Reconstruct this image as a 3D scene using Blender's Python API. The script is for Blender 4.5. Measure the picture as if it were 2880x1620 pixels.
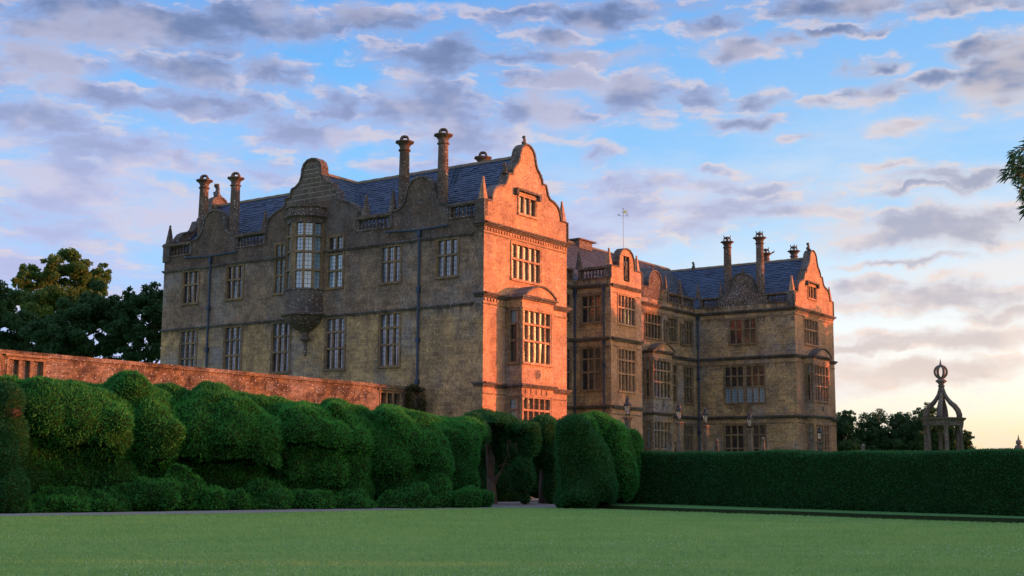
import bpy, bmesh, math, random
import numpy as np
from mathutils import Vector, Matrix
from math import radians as rad, sin, cos, pi

random.seed(7); rng = np.random.default_rng(11)
for o in list(bpy.data.objects): bpy.data.objects.remove(o)
S = bpy.context.scene
COL = S.collection

# ------------------------------------------------------------------ camera
CAM = Vector((-53.142, -39.140, 1.55))
Rv = Vector((0.57436323, -0.81858004, 0.00579739)); Uv = Vector((-0.1200699, -0.0772383, 0.98975626)); Bv = Vector((-0.80974694, -0.56917569, -0.14264966))
cd = bpy.data.cameras.new('camera'); cam = bpy.data.objects.new('camera', cd); COL.objects.link(cam)
m3 = Matrix((Rv, Uv, Bv)).transposed()
cam.matrix_world = Matrix.Translation(CAM) @ m3.to_4x4()
cd.sensor_width = 36; cd.lens = 45.668; cd.clip_start = 0.1; cd.clip_end = 6000
S.camera = cam
FPX = 3653.42

# ------------------------------------------------------------------ node helpers
class NT:
    def __init__(s, nt): s.t = nt
    def n(s, typ, ins=None, **kw):
        nd = s.t.nodes.new(typ)
        for k, v in kw.items(): setattr(nd, k, v)
        for k, v in (ins or {}).items():
            i = nd.inputs[k]
            if isinstance(v, bpy.types.NodeSocket): s.t.links.new(v, i)
            else: i.default_value = v
        return nd
    def val(s, x): return s.n('ShaderNodeValue').outputs[0]
    def math(s, op, a, b=0.0, c=0.0, clamp=False):
        return s.n('ShaderNodeMath', {0: a, 1: b, 2: c}, operation=op, use_clamp=clamp).outputs[0]
    def vm(s, op, a, b=(0, 0, 0), c=(0, 0, 0)):
        nd = s.n('ShaderNodeVectorMath', {0: a, 1: b}, operation=op)
        if op == 'MULTIPLY_ADD':
            if isinstance(c, bpy.types.NodeSocket): s.t.links.new(c, nd.inputs[2])
            else: nd.inputs[2].default_value = c
        return nd.outputs['Value'] if op in ('LENGTH', 'DOT_PRODUCT') else nd.outputs['Vector']
    def mix(s, f, a, b, mode='MIX'):
        nd = s.n('ShaderNodeMix', data_type='RGBA', blend_type=mode, clamp_factor=True)
        for k, v in ((0, f), (6, a), (7, b)):
            i = nd.inputs[k]
            if isinstance(v, bpy.types.NodeSocket): s.t.links.new(v, i)
            else: i.default_value = v if k == 0 or len(v) == 4 else (*v, 1)
        return nd.outputs[2]
    def ss(s, x, a, b, lo=0.0, hi=1.0):
        return s.n('ShaderNodeMapRange', {0: x, 1: a, 2: b, 3: lo, 4: hi}, interpolation_type='SMOOTHSTEP').outputs[0]
    def noise(s, v, scale, det=3, rough=.55, dist=0.0):
        return s.n('ShaderNodeTexNoise', {'Vector': v, 'Scale': scale, 'Detail': det, 'Roughness': rough, 'Distortion': dist})

# ------------------------------------------------------------------ sun, sky, exposure
SUN_AZ, SUN_EL = -53.4, 4.0
BLOBS = [(52.64,18.75,5.8,1.18,1),(47.07,19.24,3.24,0.94,1),(56.19,16.91,2.79,0.94,1),(49.62,17.14,2.46,0.78,1),(46.14,17.21,1.97,0.63,1),(41.77,19.63,2.25,0.71,1),(53.29,15.66,2.77,0.63,1),(49.11,15.91,3.02,0.53,1),(56.04,14.33,2.59,0.97,1),(52.74,13.48,3.87,0.75,1),(49.87,13.52,1.37,0.6,1),(44.76,14.99,2.76,0.86,1),(43.03,16.11,1.55,0.71,1),(38.12,18.13,2.57,0.94,0.9),(39.02,15.89,3.18,1.18,1),(37.19,14.72,2.76,0.86,0.9),(54.7,11.75,3.68,1.1,0.8),(51.41,10.72,5.27,1.33,0.7),(46.42,12.86,2.73,0.53,0.8),(31.98,20.11,4.68,0.71,1),(20.86,19.94,3.09,0.56,1),(15.0,19.49,2.83,0.38,1),(33.35,19.11,1.33,0.35,0.9),(32.89,18.26,3.06,0.35,0.9),(33.07,17.31,1.81,0.52,1),(29.75,16.77,1.93,0.94,1),(33.97,15.78,2.36,0.78,1),(26.44,16.58,1.28,0.53,1),(24.25,16.33,1.19,0.35,1),(24.81,18.46,1.57,0.44,1),(25.95,19.35,1.58,0.39,0.8),(22.37,18.44,1.21,0.31,0.9),(20.46,18.82,1.49,0.22,0.9),(14.86,17.63,1.56,0.71,1.1),(13.7,16.7,1.56,1.32,1.2),(16.36,16.55,1.37,0.31,1),(19.02,16.27,1.55,0.44,1),(19.23,17.37,1.1,0.35,0.9),(24.61,15.42,1.46,0.35,0.9),(21.31,16.01,1.09,0.31,0.8),(17.66,14.68,1.54,0.35,0.8),(24.07,12.31,2.25,0.35,0.8),(28.89,12.53,4.5,0.53,0.8),(27.14,11.55,6.24,0.63,0.8),(28.03,10.78,2.24,0.53,0.8),(22.31,14.46,1.09,0.22,0.8),(15.72,12.4,2.97,0.35,0.9),(17.11,11.98,1.6,0.19,0.9),(16.61,10.38,3.99,0.71,1.035),(17.15,10.21,3.75,0.6,1.15),(18.21,9.06,2.22,0.14,0.9199999999999999),(19.97,8.2,1.49,0.3,1.035),(16.92,7.68,4.43,0.52,1.035),(13.97,7.0,1.49,0.36,1.035),(16.32,5.92,3.33,0.44,0.9199999999999999),(19.71,5.56,1.62,0.22,0.9199999999999999),(17.72,4.47,4.42,0.55,0.9199999999999999),(54.87,10.13,6.69,0.94,0.75),(56.03,8.28,5.23,0.94,0.7),(52.16,7.6,3.16,0.63,0.55),(38.18,13.48,2.1,0.44,0.7),(31.28,13.98,1.13,0.41,0.7),(32.57,10.87,4.15,0.63,0.8),(26.22,13.26,0.97,0.22,0.7),(22.31,14.46,1.09,0.22,0.8),(18.58,13.07,1.29,0.22,0.7),(22.7,11.3,2.4,0.38,0.8)]
W = bpy.data.worlds.new('World'); S.world = W; W.use_nodes = True
wt = W.node_tree; wt.nodes.clear(); N = NT(wt)
tc = N.n('ShaderNodeTexCoord').outputs['Generated']
sep = N.n('ShaderNodeSeparateXYZ', {0: tc})
X, Y, Z = sep.outputs
az = N.math('MULTIPLY', N.math('ARCTAN2', Y, X), 57.2958)
el = N.math('MULTIPLY', N.math('ARCSINE', Z), 57.2958)
sky = N.n('ShaderNodeTexSky', sky_type='NISHITA', sun_disc=False, sun_elevation=rad(SUN_EL), sun_rotation=rad(90 - SUN_AZ),
          altitude=50, air_density=1.0, dust_density=1.2, ozone_density=2.0).outputs[0]
ae = N.n('ShaderNodeCombineXYZ', {0: az, 1: el}).outputs[0]
# clouds live on a flat layer overhead: plane projection gives them their perspective
zc = N.math('ADD', N.math('MAXIMUM', Z, 0.0), 0.10)
pl = N.vm('DIVIDE', tc, N.n('ShaderNodeCombineXYZ', {0: zc, 1: zc, 2: zc}).outputs[0])
pl = N.vm('MULTIPLY', pl, (1, 1, 0))

w1 = N.noise(ae, 0.30, 4, .6).outputs['Color']
v = N.vm('ADD', ae, N.vm('MULTIPLY', N.vm('SUBTRACT', w1, (.5, .5, .5)), (5.0, 2.2, 0)))
acc = None
for (a, e, ra, re, w) in BLOBS:
    ra *= 1.5; re *= 1.5
    d = N.vm('LENGTH', N.vm('MULTIPLY_ADD', v, (1 / ra, 1 / re, 0), (-a / ra, -e / re, 0)))
    b = N.math('MULTIPLY_ADD', d, -w, w)
    acc = b if acc is None else N.math('MAXIMUM', acc, b)
acc = N.math('MAXIMUM', acc, -0.45)
big = N.noise(pl, 1.1, 5, .6, .2).outputs[0]
sv = N.vm('MULTIPLY', N.vm('ADD', ae, N.vm('MULTIPLY', N.vm('SUBTRACT', w1, (.5, .5, .5)), (2.0, 1.0, 0))), (.9, 2.7, 0))
n0 = N.noise(sv, 0.42, 6, .6).outputs[0]
n1 = N.noise(N.vm('ADD', sv, (-.5, 1.0, 0)), 0.42, 4, .6).outputs[0]
# beyond the clouds that the photograph shows, the same broken layer goes on everywhere
da = N.math('ABSOLUTE', N.math('SUBTRACT', az, 35.0))
out_ = N.math('MAXIMUM', N.ss(da, 21, 27), N.ss(el, 23, 28))
cover = N.math('MULTIPLY_ADD', N.math('SUBTRACT', big, .47), 1.9, 0.25)
acc = N.math('ADD', N.math('MULTIPLY', acc, N.math('SUBTRACT', 1.0, out_)), N.math('MULTIPLY', cover, out_))
D0 = N.math('MULTIPLY_ADD', N.math('SUBTRACT', n0, .5), 1.7, acc)
D0 = N.math('MULTIPLY_ADD', N.math('SUBTRACT', big, .5), 0.5, D0)
cover = N.ss(D0, -0.20, 0.68)
lit = N.math('MULTIPLY', N.ss(N.math('SUBTRACT', n0, n1), -.02, 0.13), N.ss(D0, .62, .22))
u = N.math('DIVIDE', N.math('SUBTRACT', 57.0, az), 43.0, clamp=True)        # 0 left of the picture, 1 right and on towards the sun
e01 = N.math('DIVIDE', el, 24.0, clamp=True)
def ramp_(stops):
    r = N.n('ShaderNodeValToRGB', {0: e01}); cr = r.color_ramp
    for p, c in stops:
        e = cr.elements[0] if p == 0 else (cr.elements[len(cr.elements) - 1] if p == 1 else cr.elements.new(p)); e.position = p; e.color = (*c, 1)
    return r.outputs[0]
gl = ramp_(((0.0, (.56, .48, .72)), (.2, (.42, .52, .90)), (.42, (.26, .56, .90)), (.7, (.15, .44, .88)), (1.0, (.06, .28, .76))))
gr = ramp_(((0.0, (.88, .54, .26)), (.05, (.93, .70, .40)), (.11, (.96, .86, .66)), (.20, (1.0, .97, .92)), (.33, (.70, .78, .86)), (.5, (.34, .58, .86)), (1.0, (.09, .34, .80))))
grad = N.mix(N.ss(u, .25, .95), gl, gr)
sunv = (cos(rad(SUN_EL)) * cos(rad(SUN_AZ)), cos(rad(SUN_EL)) * sin(rad(SUN_AZ)), sin(rad(SUN_EL)))
sdot = N.math('MAXIMUM', N.vm('DOT_PRODUCT', tc, sunv), 0.0)
halo = N.math('MULTIPLY', N.math('POWER', sdot, 12.0), N.ss(el, 30, -2))
glow = N.mix(halo, (0, 0, 0), (17.0, 8.6, 1.6))
grad = N.mix(N.ss(el, 26, 50), grad, (.36, .62, .98))
clear = N.mix(1.0, N.mix(1.0, N.mix(1.0, sky, (.07, .07, .07), 'MULTIPLY'), grad, 'ADD'), glow, 'ADD')
veil = N.math('MULTIPLY', N.math('MULTIPLY', N.ss(N.noise(N.vm('MULTIPLY', ae, (.8, 2.6, 0)), .14, 5, .6).outputs[0], .38, .66), N.ss(el, 18, 8)), .75)
clear = N.mix(veil, clear, N.mix(N.ss(u, .3, .9), (.58, .59, .86), (.90, .84, .82)))
# cloud colours: slate-lavender bellies, cream and peach where the low sun catches them
thick = N.ss(D0, .22, .95)
warm = N.ss(N.math('SUBTRACT', u, N.math('MULTIPLY', e01, .45)), .15, .85)
thin_c = N.mix(warm, (.44, .53, .82), (.68, .65, .70))
top_c = N.ss(el, 8, 20)
thick_c = N.mix(top_c, N.mix(warm, (.34, .41, .66), (.46, .46, .55)), (.21, .27, .45))
thick_c = N.mix(N.ss(el, 26, 45), thick_c, (.86, .88, 1.04))
belly = N.mix(thick, thin_c, thick_c)
belly = N.mix(N.math('MULTIPLY', N.ss(el, 21, 8), N.math('SUBTRACT', .5, N.math('MULTIPLY', warm, .5))), belly, (.60, .58, .84))
peach = N.mix(N.noise(ae, .23, 2).outputs[0], (.88, .60, .54), (1.0, .76, .56))
belly = N.mix(N.math('MULTIPLY', N.ss(el, 10, 3), warm), belly, (.80, .67, .60))
soft = N.ss(N.noise(N.vm('MULTIPLY', ae, (1, 1.8, 0)), .17, 4).outputs[0], .48, .62)
cl = N.mix(N.math('MULTIPLY', soft, .6), belly, N.mix(warm, (.74, .68, .78), (.92, .77, .68)))
cl = N.mix(N.math('MULTIPLY', N.ss(el, 11, 21), .8), cl, N.mix(1.0, cl, (.66, .70, .80), 'MULTIPLY'))
cl = N.mix(N.math('MULTIPLY', lit, .9), cl, peach)
cl = N.mix(1.0, cl, N.mix(.3, glow, (0, 0, 0)), 'ADD')
tot = N.mix(N.math('MULTIPLY', cover, .92), clear, cl)
ground_ = N.ss(el, -1.0, -4.0)
tot = N.mix(ground_, tot, (.05, .07, .04))
W.cycles.sampling_method = 'MANUAL'; W.cycles.sample_map_resolution = 256
bg = N.n('ShaderNodeBackground', {0: tot, 1: 0.82})
wo = N.n('ShaderNodeOutputWorld'); wt.links.new(bg.outputs[0], wo.inputs[0])

sl = bpy.data.lights.new('sun', 'SUN'); sl.energy = 4.7; sl.angle = rad(0.6); sl.color = (1.0, .235, .105)
so = bpy.data.objects.new('sun', sl); COL.objects.link(so)
so.rotation_euler = Vector(sunv).to_track_quat('Z', 'Y').to_euler()
S.view_settings.view_transform = 'Standard'; S.view_settings.look = 'None'; S.view_settings.gamma = 1
S.view_settings.use_curve_mapping = False; S.view_settings.exposure = 0.32
S.cycles.max_bounces = 6; S.cycles.diffuse_bounces = 3; S.cycles.transparent_max_bounces = 4

# ------------------------------------------------------------------ object helpers
def tag(o, label=None, cat=None, group=None, kind=None):
    if label: o['label'] = label
    if cat: o['category'] = cat
    if group: o['group'] = group
    if kind: o['kind'] = kind
    return o
def empty(name, loc=(0, 0, 0), label=None, cat=None, group=None):
    o = bpy.data.objects.new(name, None); COL.objects.link(o); o.location = loc; o.empty_display_size = .5
    return tag(o, label, cat, group)
def link(name, me, mat=None, parent=None, loc=None):
    o = bpy.data.objects.new(name, me); COL.objects.link(o)
    if mat is not None and len(me.materials) == 0:
        for m in (mat if isinstance(mat, (list, tuple)) else [mat]): me.materials.append(m)
    if parent is not None: o.parent = parent
    if loc is not None: o.location = loc
    return o
def copy_tree(o, parent=None):
    c = o.copy(); COL.objects.link(c); c.parent = parent
    for ch in list(o.children): copy_tree(ch, c)
    return c

class PL:
    """a wall plane: origin, direction along it, outward normal"""
    def __init__(s, O, U, N): s.O = Vector(O); s.U = Vector(U); s.N = Vector(N)
    def p(s, u, n, z): return s.O + s.U * u + s.N * n + Vector((0, 0, z))
class MB:
    def __init__(s): s.v = []; s.f = []
    def add(s, vs, fs):
        b = len(s.v); s.v += [tuple(v) for v in vs]; s.f += [tuple(b + i for i in f) for f in fs]; return s
    BF = [(0, 1, 3, 2), (4, 6, 7, 5), (0, 4, 5, 1), (2, 3, 7, 6), (0, 2, 6, 4), (1, 5, 7, 3)]
    def box(s, x0, x1, y0, y1, z0, z1):
        return s.add([(x, y, z) for x in (x0, x1) for y in (y0, y1) for z in (z0, z1)], s.BF)
    def pbox(s, pl, u0, u1, n0, n1, z0, z1):
        return s.add([pl.p(u, n, z) for u in (u0, u1) for n in (n0, n1) for z in (z0, z1)], s.BF)
    def quad(s, *p): return s.add(p, [tuple(range(len(p)))])
    def lathe(s, c, prof, seg=16, rot=0.0, sx=1.0):
        c = Vector(c); vs = []; n = len(prof)
        for r, z in prof:
            for k in range(seg):
                a = rot + 2 * pi * k / seg; vs.append((c.x + r * cos(a) * sx, c.y + r * sin(a), c.z + z))
        fs = [(i * seg + k, i * seg + (k + 1) % seg, (i + 1) * seg + (k + 1) % seg, (i + 1) * seg + k) for i in range(n - 1) for k in range(seg)]
        fs += [tuple(range(seg))[::-1], tuple((n - 1) * seg + k for k in range(seg))]
        return s.add(vs, fs)
    def tube(s, pts, rads, seg=8):
        pts = [Vector(p) for p in pts]; n = len(pts)
        if not isinstance(rads, (list, tuple)): rads = [rads] * n
        vs = []; prev = None
        for i, p in enumerate(pts):
            d = (pts[min(i + 1, n - 1)] - pts[max(i - 1, 0)]).normalized()
            if prev is None: a = d.orthogonal().normalized()
            else:
                a = (prev - d * prev.dot(d))
                a = a.normalized() if a.length > 1e-5 else d.orthogonal().normalized()
            prev = a; b = d.cross(a)
            for k in range(seg):
                t = 2 * pi * k / seg; vs.append(p + (a * cos(t) + b * sin(t)) * rads[i])
        fs = [(i * seg + k, i * seg + (k + 1) % seg, (i + 1) * seg + (k + 1) % seg, (i + 1) * seg + k) for i in range(n - 1) for k in range(seg)]
        fs += [tuple(range(seg))[::-1], tuple((n - 1) * seg + k for k in range(seg))]
        return s.add(vs, fs)
    def extrude(s, poly, off):
        """closed polygon of 3-D points, swept by vector off"""
        n = len(poly); off = Vector(off); a = [Vector(p) for p in poly]; b = [p + off for p in a]
        return s.add(a + b, [tuple(range(n)), tuple(range(2 * n - 1, n - 1, -1))] + [(i, i + n, (i + 1) % n + n, (i + 1) % n) for i in range(n)])
    def mesh(s, name='m', smooth=False, recalc=True):
        me = bpy.data.meshes.new(name); me.from_pydata(s.v, [], s.f)
        if recalc:
            bm = bmesh.new(); bm.from_mesh(me); bmesh.ops.recalc_face_normals(bm, faces=bm.faces); bm.to_mesh(me); bm.free()
        if smooth: me.polygons.foreach_set('use_smooth', [True] * len(me.polygons))
        me.update(); return me
    def build(s, name, mat, parent=None, smooth=False, label=None, kind=None, recalc=True):
        o = link(name, s.mesh(name, smooth, recalc), mat, parent)
        return tag(o, label, kind=kind)
def np_mesh(name, v, f, mat, parent=None, smooth=False, mats=None):
    me = bpy.data.meshes.new(name); v = np.asarray(v, dtype=np.float32); f = np.asarray(f, dtype=np.int32); k = f.shape[1]
    me.vertices.add(len(v)); me.vertices.foreach_set('co', v.ravel())
    me.loops.add(f.size); me.loops.foreach_set('vertex_index', f.ravel())
    me.polygons.add(len(f)); me.polygons.foreach_set('loop_start', np.arange(len(f), dtype=np.int32) * k)
    me.polygons.foreach_set('loop_total', np.full(len(f), k, dtype=np.int32))
    if smooth: me.polygons.foreach_set('use_smooth', np.ones(len(f), dtype=bool))
    for m in (mat if isinstance(mat, (list, tuple)) else [mat]): me.materials.append(m)
    if mats is not None: me.polygons.foreach_set('material_index', np.asarray(mats, dtype=np.int32))
    me.update(calc_edges=True); me.validate()
    return link(name, me, None, parent)
def spot(px, dist):
    """ground position dist metres from the standpoint, towards photograph column px"""
    d = Bv * -FPX + Rv * (px - 1440) - Uv * (1390 - 810); h = Vector((d.x, d.y)).normalized()
    return Vector((CAM.x + h.x * dist, CAM.y + h.y * dist))
def at(px, py, dist):
    d = Bv * -FPX + Rv * (px - 1440) - Uv * (py - 810); k = dist / math.hypot(d.x, d.y)
    return CAM + d * k

# ------------------------------------------------------------------ materials
def new_mat(name):
    m = bpy.data.materials.new(name); m.use_nodes = True; m.node_tree.nodes.clear(); N = NT(m.node_tree)
    out = N.n('ShaderNodeOutputMaterial'); b = N.n('ShaderNodeBsdfPrincipled'); m.node_tree.links.new(b.outputs[0], out.inputs[0])
    return m, N, b
def setb(N, b, **k):
    for n, v in k.items():
        i = b.inputs[n.replace('_', ' ')]
        if isinstance(v, bpy.types.NodeSocket): N.t.links.new(v, i)
        else: i.default_value = v if not isinstance(v, tuple) or len(v) == 4 else (*v, 1)
def pos(N): return N.n('ShaderNodeNewGeometry').outputs['Position']
def rnd(N): return N.n('ShaderNodeNewGeometry').outputs['Random Per Island']
def bump(N, b, h, strength=.5, dist=.02):
    bp = N.n('ShaderNodeBump', {'Strength': strength, 'Distance': dist, 'Height': h}); N.t.links.new(bp.outputs[0], b.inputs['Normal'])

def stone(name, a, c, grey, lichen=.5, patch=.5, course=.5, scale=1.0, speck=.5, course_size=(.62, .24), streaks=False):
    m, N, b = new_mat(name); p = pos(N)
    sx = N.n('ShaderNodeSeparateXYZ', {0: p}).outputs
    n1 = N.noise(p, .33 * scale, 4, .6).outputs[0]; n2 = N.noise(p, 1.7 * scale, 5, .65).outputs[0]; n3 = N.noise(p, 14 * scale, 4, .7).outputs[0]
    col = N.mix(N.ss(n2, .38, .64), a, c)
    col = N.mix(N.math('MULTIPLY', N.ss(n1, .45, .70), patch), col, grey)
    uv = N.n('ShaderNodeCombineXYZ', {0: N.math('ADD', sx[0], sx[1]), 1: sx[2]}).outputs[0]
    br = N.n('ShaderNodeTexBrick', {'Vector': uv, 'Color1': (.2, .2, .2, 1), 'Color2': (.8, .8, .8, 1), 'Mortar': (1, 1, 1, 1), 'Scale': 1.0, 'Mortar Size': .016, 'Mortar Smooth': .3, 'Bias': 0.0,
                                    'Brick Width': course_size[0], 'Row Height': course_size[1]})
    col = N.mix(course, col, N.mix(1.0, col, N.mix(br.outputs[0], (.52, .52, .55), (1.42, 1.38, 1.30)), 'MULTIPLY'))
    if streaks:                          # soot and rain stains that hang below the ledges
        st = None
        for zl in (10.30, 13.98, 14.85):
            k_ = N.math('MULTIPLY', N.ss(sx[2], zl - .75, zl), N.math('LESS_THAN', sx[2], zl)); st = k_ if st is None else N.math('MAXIMUM', st, k_)
        st = N.math('MULTIPLY', st, N.ss(N.noise(N.vm('MULTIPLY', p, (2.2, 2.2, .35)), 1.0, 4, .7).outputs[0], .42, .62)); col = N.mix(N.math('MULTIPLY', st, .75), col, (.055, .050, .045))
    n5 = N.noise(p, 6.5 * scale, 5, .75).outputs[0]
    col = N.mix(.9, col, N.mix(1.0, col, N.mix(N.ss(n5, .34, .66), (.66, .65, .65), (1.28, 1.27, 1.26)), 'MULTIPLY'))
    n6 = N.noise(N.vm('MULTIPLY', p, (1.0, 1.0, .6)), .8, 4, .6).outputs[0]
    col = N.mix(.8, col, N.mix(1.0, col, N.mix(N.ss(n6, .36, .62), (.74, .74, .78), (1.16, 1.14, 1.10)), 'MULTIPLY'))
    col = N.mix(.6, col, N.mix(1.0, col, N.mix(N.ss(n3, .3, .7), (.45, .45, .45), (1.55, 1.5, 1.45)), 'MULTIPLY'))
    # lichen: pale crusts gathered in colonies
    dens = N.ss(N.noise(p, .8 * scale, 3, .6).outputs[0], .40, .68)
    vor = N.n('ShaderNodeTexVoronoi', {'Vector': N.vm('ADD', p, N.vm('MULTIPLY', N.noise(p, 9, 2).outputs['Color'], (.1, .1, .1))), 'Scale': 7.5 * scale, 'Randomness': 1.0})
    spot_ = N.math('MULTIPLY', N.ss(vor.outputs['Distance'], .36, .20), N.ss(N.n('ShaderNodeSeparateColor', {0: vor.outputs['Color']}).outputs[0], 1.02 - speck * .55, 1.05 - speck * .5))
    crust = N.math('MULTIPLY', N.ss(N.noise(p, 22 * scale, 4, .75).outputs[0], .52, .68), dens)
    lf = N.math('MAXIMUM', N.math('MULTIPLY', spot_, .95), N.math('MULTIPLY', crust, lichen))
    col = N.mix(N.math('MULTIPLY', lf, .8), col, N.mix(n2, (.46, .47, .54), (.66, .65, .62)))
    setb(N, b, Base_Color=col, Roughness=.9, Specular_IOR_Level=.25)
    h = N.math('ADD', N.math('MULTIPLY', n3, .6), N.math('MULTIPLY', br.outputs['Fac'], -.5 * course))
    bump(N, b, N.math('ADD', h, N.math('MULTIPLY', n2, .5)), .7, .05)
    return m
M = {}
M['wall_stone'] = stone('warm limestone', (.49, .33, .165), (.32, .215, .125), (.27, .245, .25), .5, .9, .75, 1, .6, streaks=True)
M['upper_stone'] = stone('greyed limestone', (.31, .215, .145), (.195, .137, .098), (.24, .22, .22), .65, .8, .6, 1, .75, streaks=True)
M['lit_stone'] = stone('sunlit limestone', (.54, .32, .19), (.44, .25, .145), (.47, .33, .29), .22, .4, .35, 1, .30)  # lighter, redder copy for sunny faces; sunlight is put into the colour
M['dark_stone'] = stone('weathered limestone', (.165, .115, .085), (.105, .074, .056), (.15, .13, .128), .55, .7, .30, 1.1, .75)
M['trim_stone'] = stone('moulded limestone', (.29, .195, .105), (.20, .135, .08), (.19, .16, .14), .3, .5, .0, 1.4, .35)
M['string_stone'] = stone('lichened string course', (.13, .105, .085), (.085, .07, .06), (.20, .20, .22), .5, .5, .0, 1.6, .5)
M['grey_stone'] = stone('grey lichened stone', (.17, .14, .105), (.10, .082, .062), (.20, .185, .18), .6, .6, .0, 2.2, .6)
M['garden_wall'] = stone('reddish rubble wall', (.17, .115, .065), (.05, .036, .028), (.29, .24, .20), .85, .6, .95, 1.3, .6, (.42, .17))
M['block'] = stone('ashlar block', (.17, .13, .095), (.11, .085, .065), (.15, .14, .135), .5, .6, 0, 1.6, .7)
def flat(name, col, rough=.6, spec=.5, metal=0, var=.25, sc=3, bmp=.2):
    m, N, b = new_mat(name); p = pos(N); n = N.noise(p, sc, 4, .6).outputs[0]
    c = N.mix(n, tuple(x * (1 - var) for x in col), tuple(min(1, x * (1 + var)) for x in col))
    setb(N, b, Base_Color=c, Roughness=rough, Specular_IOR_Level=spec, Metallic=metal); bump(N, b, n, bmp, .02); return m
M['lead'] = flat('weathered lead', (.035, .06, .11), .5, .5, .2)
M['mortar'] = flat('pale mortar', (.55, .50, .43), .95, .1)
M['came'] = flat('dark lead came', (.025, .028, .032), .5)
M['ridge'] = flat('ridge tile', (.20, .15, .10), .9, .2, 0, .4)
M['iron'] = flat('dark iron', (.03, .032, .035), .4, .5, .6)
M['gilt'] = flat('gilded vane', (.75, .62, .25), .35, .5, .7)
M['dark_room'] = flat('dark room', (.012, .011, .010), .9, 0)
M['lamp_glass'] = None
def slate():
    m, N, b = new_mat('blue roof slate'); p = pos(N); r = rnd(N); n = N.noise(p, 2.2, 4, .65).outputs[0]
    c = N.mix(r, (.018, .036, .085), (.048, .08, .16)); c = N.mix(N.ss(n, .5, .75), c, (.05, .07, .11))
    c = N.mix(N.ss(N.noise(p, .5, 3).outputs[0], .5, .7), c, N.mix(1.0, c, (.55, .55, .6), 'MULTIPLY'))
    setb(N, b, Base_Color=c, Roughness=.5, Specular_IOR_Level=.4); bump(N, b, N.noise(p, 18, 3).outputs[0], .5, .02); return m
M['slate'] = slate()
def brown_slate():
    m, N, b = new_mat('stone roof tile'); p = pos(N); r = rnd(N)
    c = N.mix(r, (.028, .034, .048), (.06, .068, .09)); c = N.mix(N.ss(N.noise(p, .9, 4).outputs[0], .45, .6), c, (.05, .06, .09))
    setb(N, b, Base_Color=c, Roughness=.6, Specular_IOR_Level=.4); bump(N, b, N.noise(p, 18, 3).outputs[0], .5, .02); return m
M['tile'] = brown_slate()
def glass(name, base, rough=.05, refl=1.0, wob=.25):
    m, N, b = new_mat(name); p = pos(N)
    n = N.noise(p, 3.2, 3, .6).outputs[0]
    setb(N, b, Base_Color=base, Roughness=rough, Specular_IOR_Level=refl, IOR=1.75, Coat_Weight=.8, Coat_Roughness=.03, Coat_IOR=1.7)
    bp = N.n('ShaderNodeBump', {'Strength': wob, 'Distance': .03, 'Height': n})
    N.t.links.new(bp.outputs[0], b.inputs['Normal']); N.t.links.new(bp.outputs[0], b.inputs['Coat Normal']); return m
M['glass'] = glass('old window glass', (.015, .02, .028))
M['glass_west'] = glass('old window glass facing the low sun', (.02, .018, .012)); M['glass_west'].node_tree.nodes['Principled BSDF'].inputs['IOR'].default_value = 2.4
M['glass_pale'] = glass('old glass with pale blue base', (.27, .40, .50))  # pale blue set in the pane's own base colour, nothing modelled behind
M['glass_bluish'] = glass('old glass with grey-blue base', (.09, .125, .18))  # grey-blue base colour only, no curtain geometry
def leaf(name, a, b_, c=None, sc=1.2, trans=.25, dry=0):
    m, N, b = new_mat(name); p = pos(N); n = N.noise(p, sc, 3, .6).outputs[0]; r = rnd(N)
    col = N.mix(N.ss(n, .3, .7), a, b_); col = N.mix(N.math('MULTIPLY', r, .6), col, c or b_)
    if dry: col = N.mix(N.ss(N.noise(p, .9, 2).outputs[0], .63, .72), col, (.10, .05, .025))
    setb(N, b, Base_Color=col, Roughness=.6, Specular_IOR_Level=.25)
    t = N.n('ShaderNodeBsdfTranslucent', {0: col}); mx = N.n('ShaderNodeMixShader', {0: trans})
    N.t.links.new(b.outputs[0], mx.inputs[1]); N.t.links.new(t.outputs[0], mx.inputs[2])
    o = [x for x in N.t.nodes if x.type == 'OUTPUT_MATERIAL'][0]; N.t.links.new(mx.outputs[0], o.inputs[0]); return m
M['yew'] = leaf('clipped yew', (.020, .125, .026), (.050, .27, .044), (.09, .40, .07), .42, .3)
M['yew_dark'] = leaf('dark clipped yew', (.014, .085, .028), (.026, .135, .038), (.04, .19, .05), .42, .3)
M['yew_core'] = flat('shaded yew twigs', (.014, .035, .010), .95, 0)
M['yew_dry'] = leaf('yew with dieback', (.045, .06, .022), (.085, .055, .03), (.10, .07, .04), 1.1)
M['syc'] = leaf('sycamore leaf', (.065, .14, .028), (.11, .20, .04), (.15, .23, .06), .35, .4)
M['oak'] = leaf('dark evergreen leaf', (.024, .075, .028), (.038, .11, .036), (.07, .15, .05), .3, .4)
M['thorn'] = leaf('hedgerow leaf', (.03, .085, .035), (.045, .12, .04), (.07, .14, .05), .3)
M['ivy'] = leaf('climber leaf', (.02, .045, .012), (.045, .06, .015), (.12, .08, .03), 1.5)
M['bark'] = flat('grey yew bark', (.16, .12, .10), .9, .2, 0, .5, 6, .8)
M['bark_dark'] = flat('dark bark', (.06, .045, .035), .9, .2, 0, .5, 6, .8)
TRAIL = [(-41.20, -29.03, 0.02), (-40.17, -28.24, 0.03), (-38.94, -27.32, -0.09), (-38.25, -26.61, 0.08), (-37.40, -25.91, -0.05), (-36.31, -25.30, 0.00), (-35.17, -24.51, 0.00), (-34.04, -23.70, -0.07), (-32.76, -22.81, 0.09), (-31.69, -22.12, 0.06), (-30.47, -21.39, -0.09), (-29.31, -20.68, 0.03)]
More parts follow.
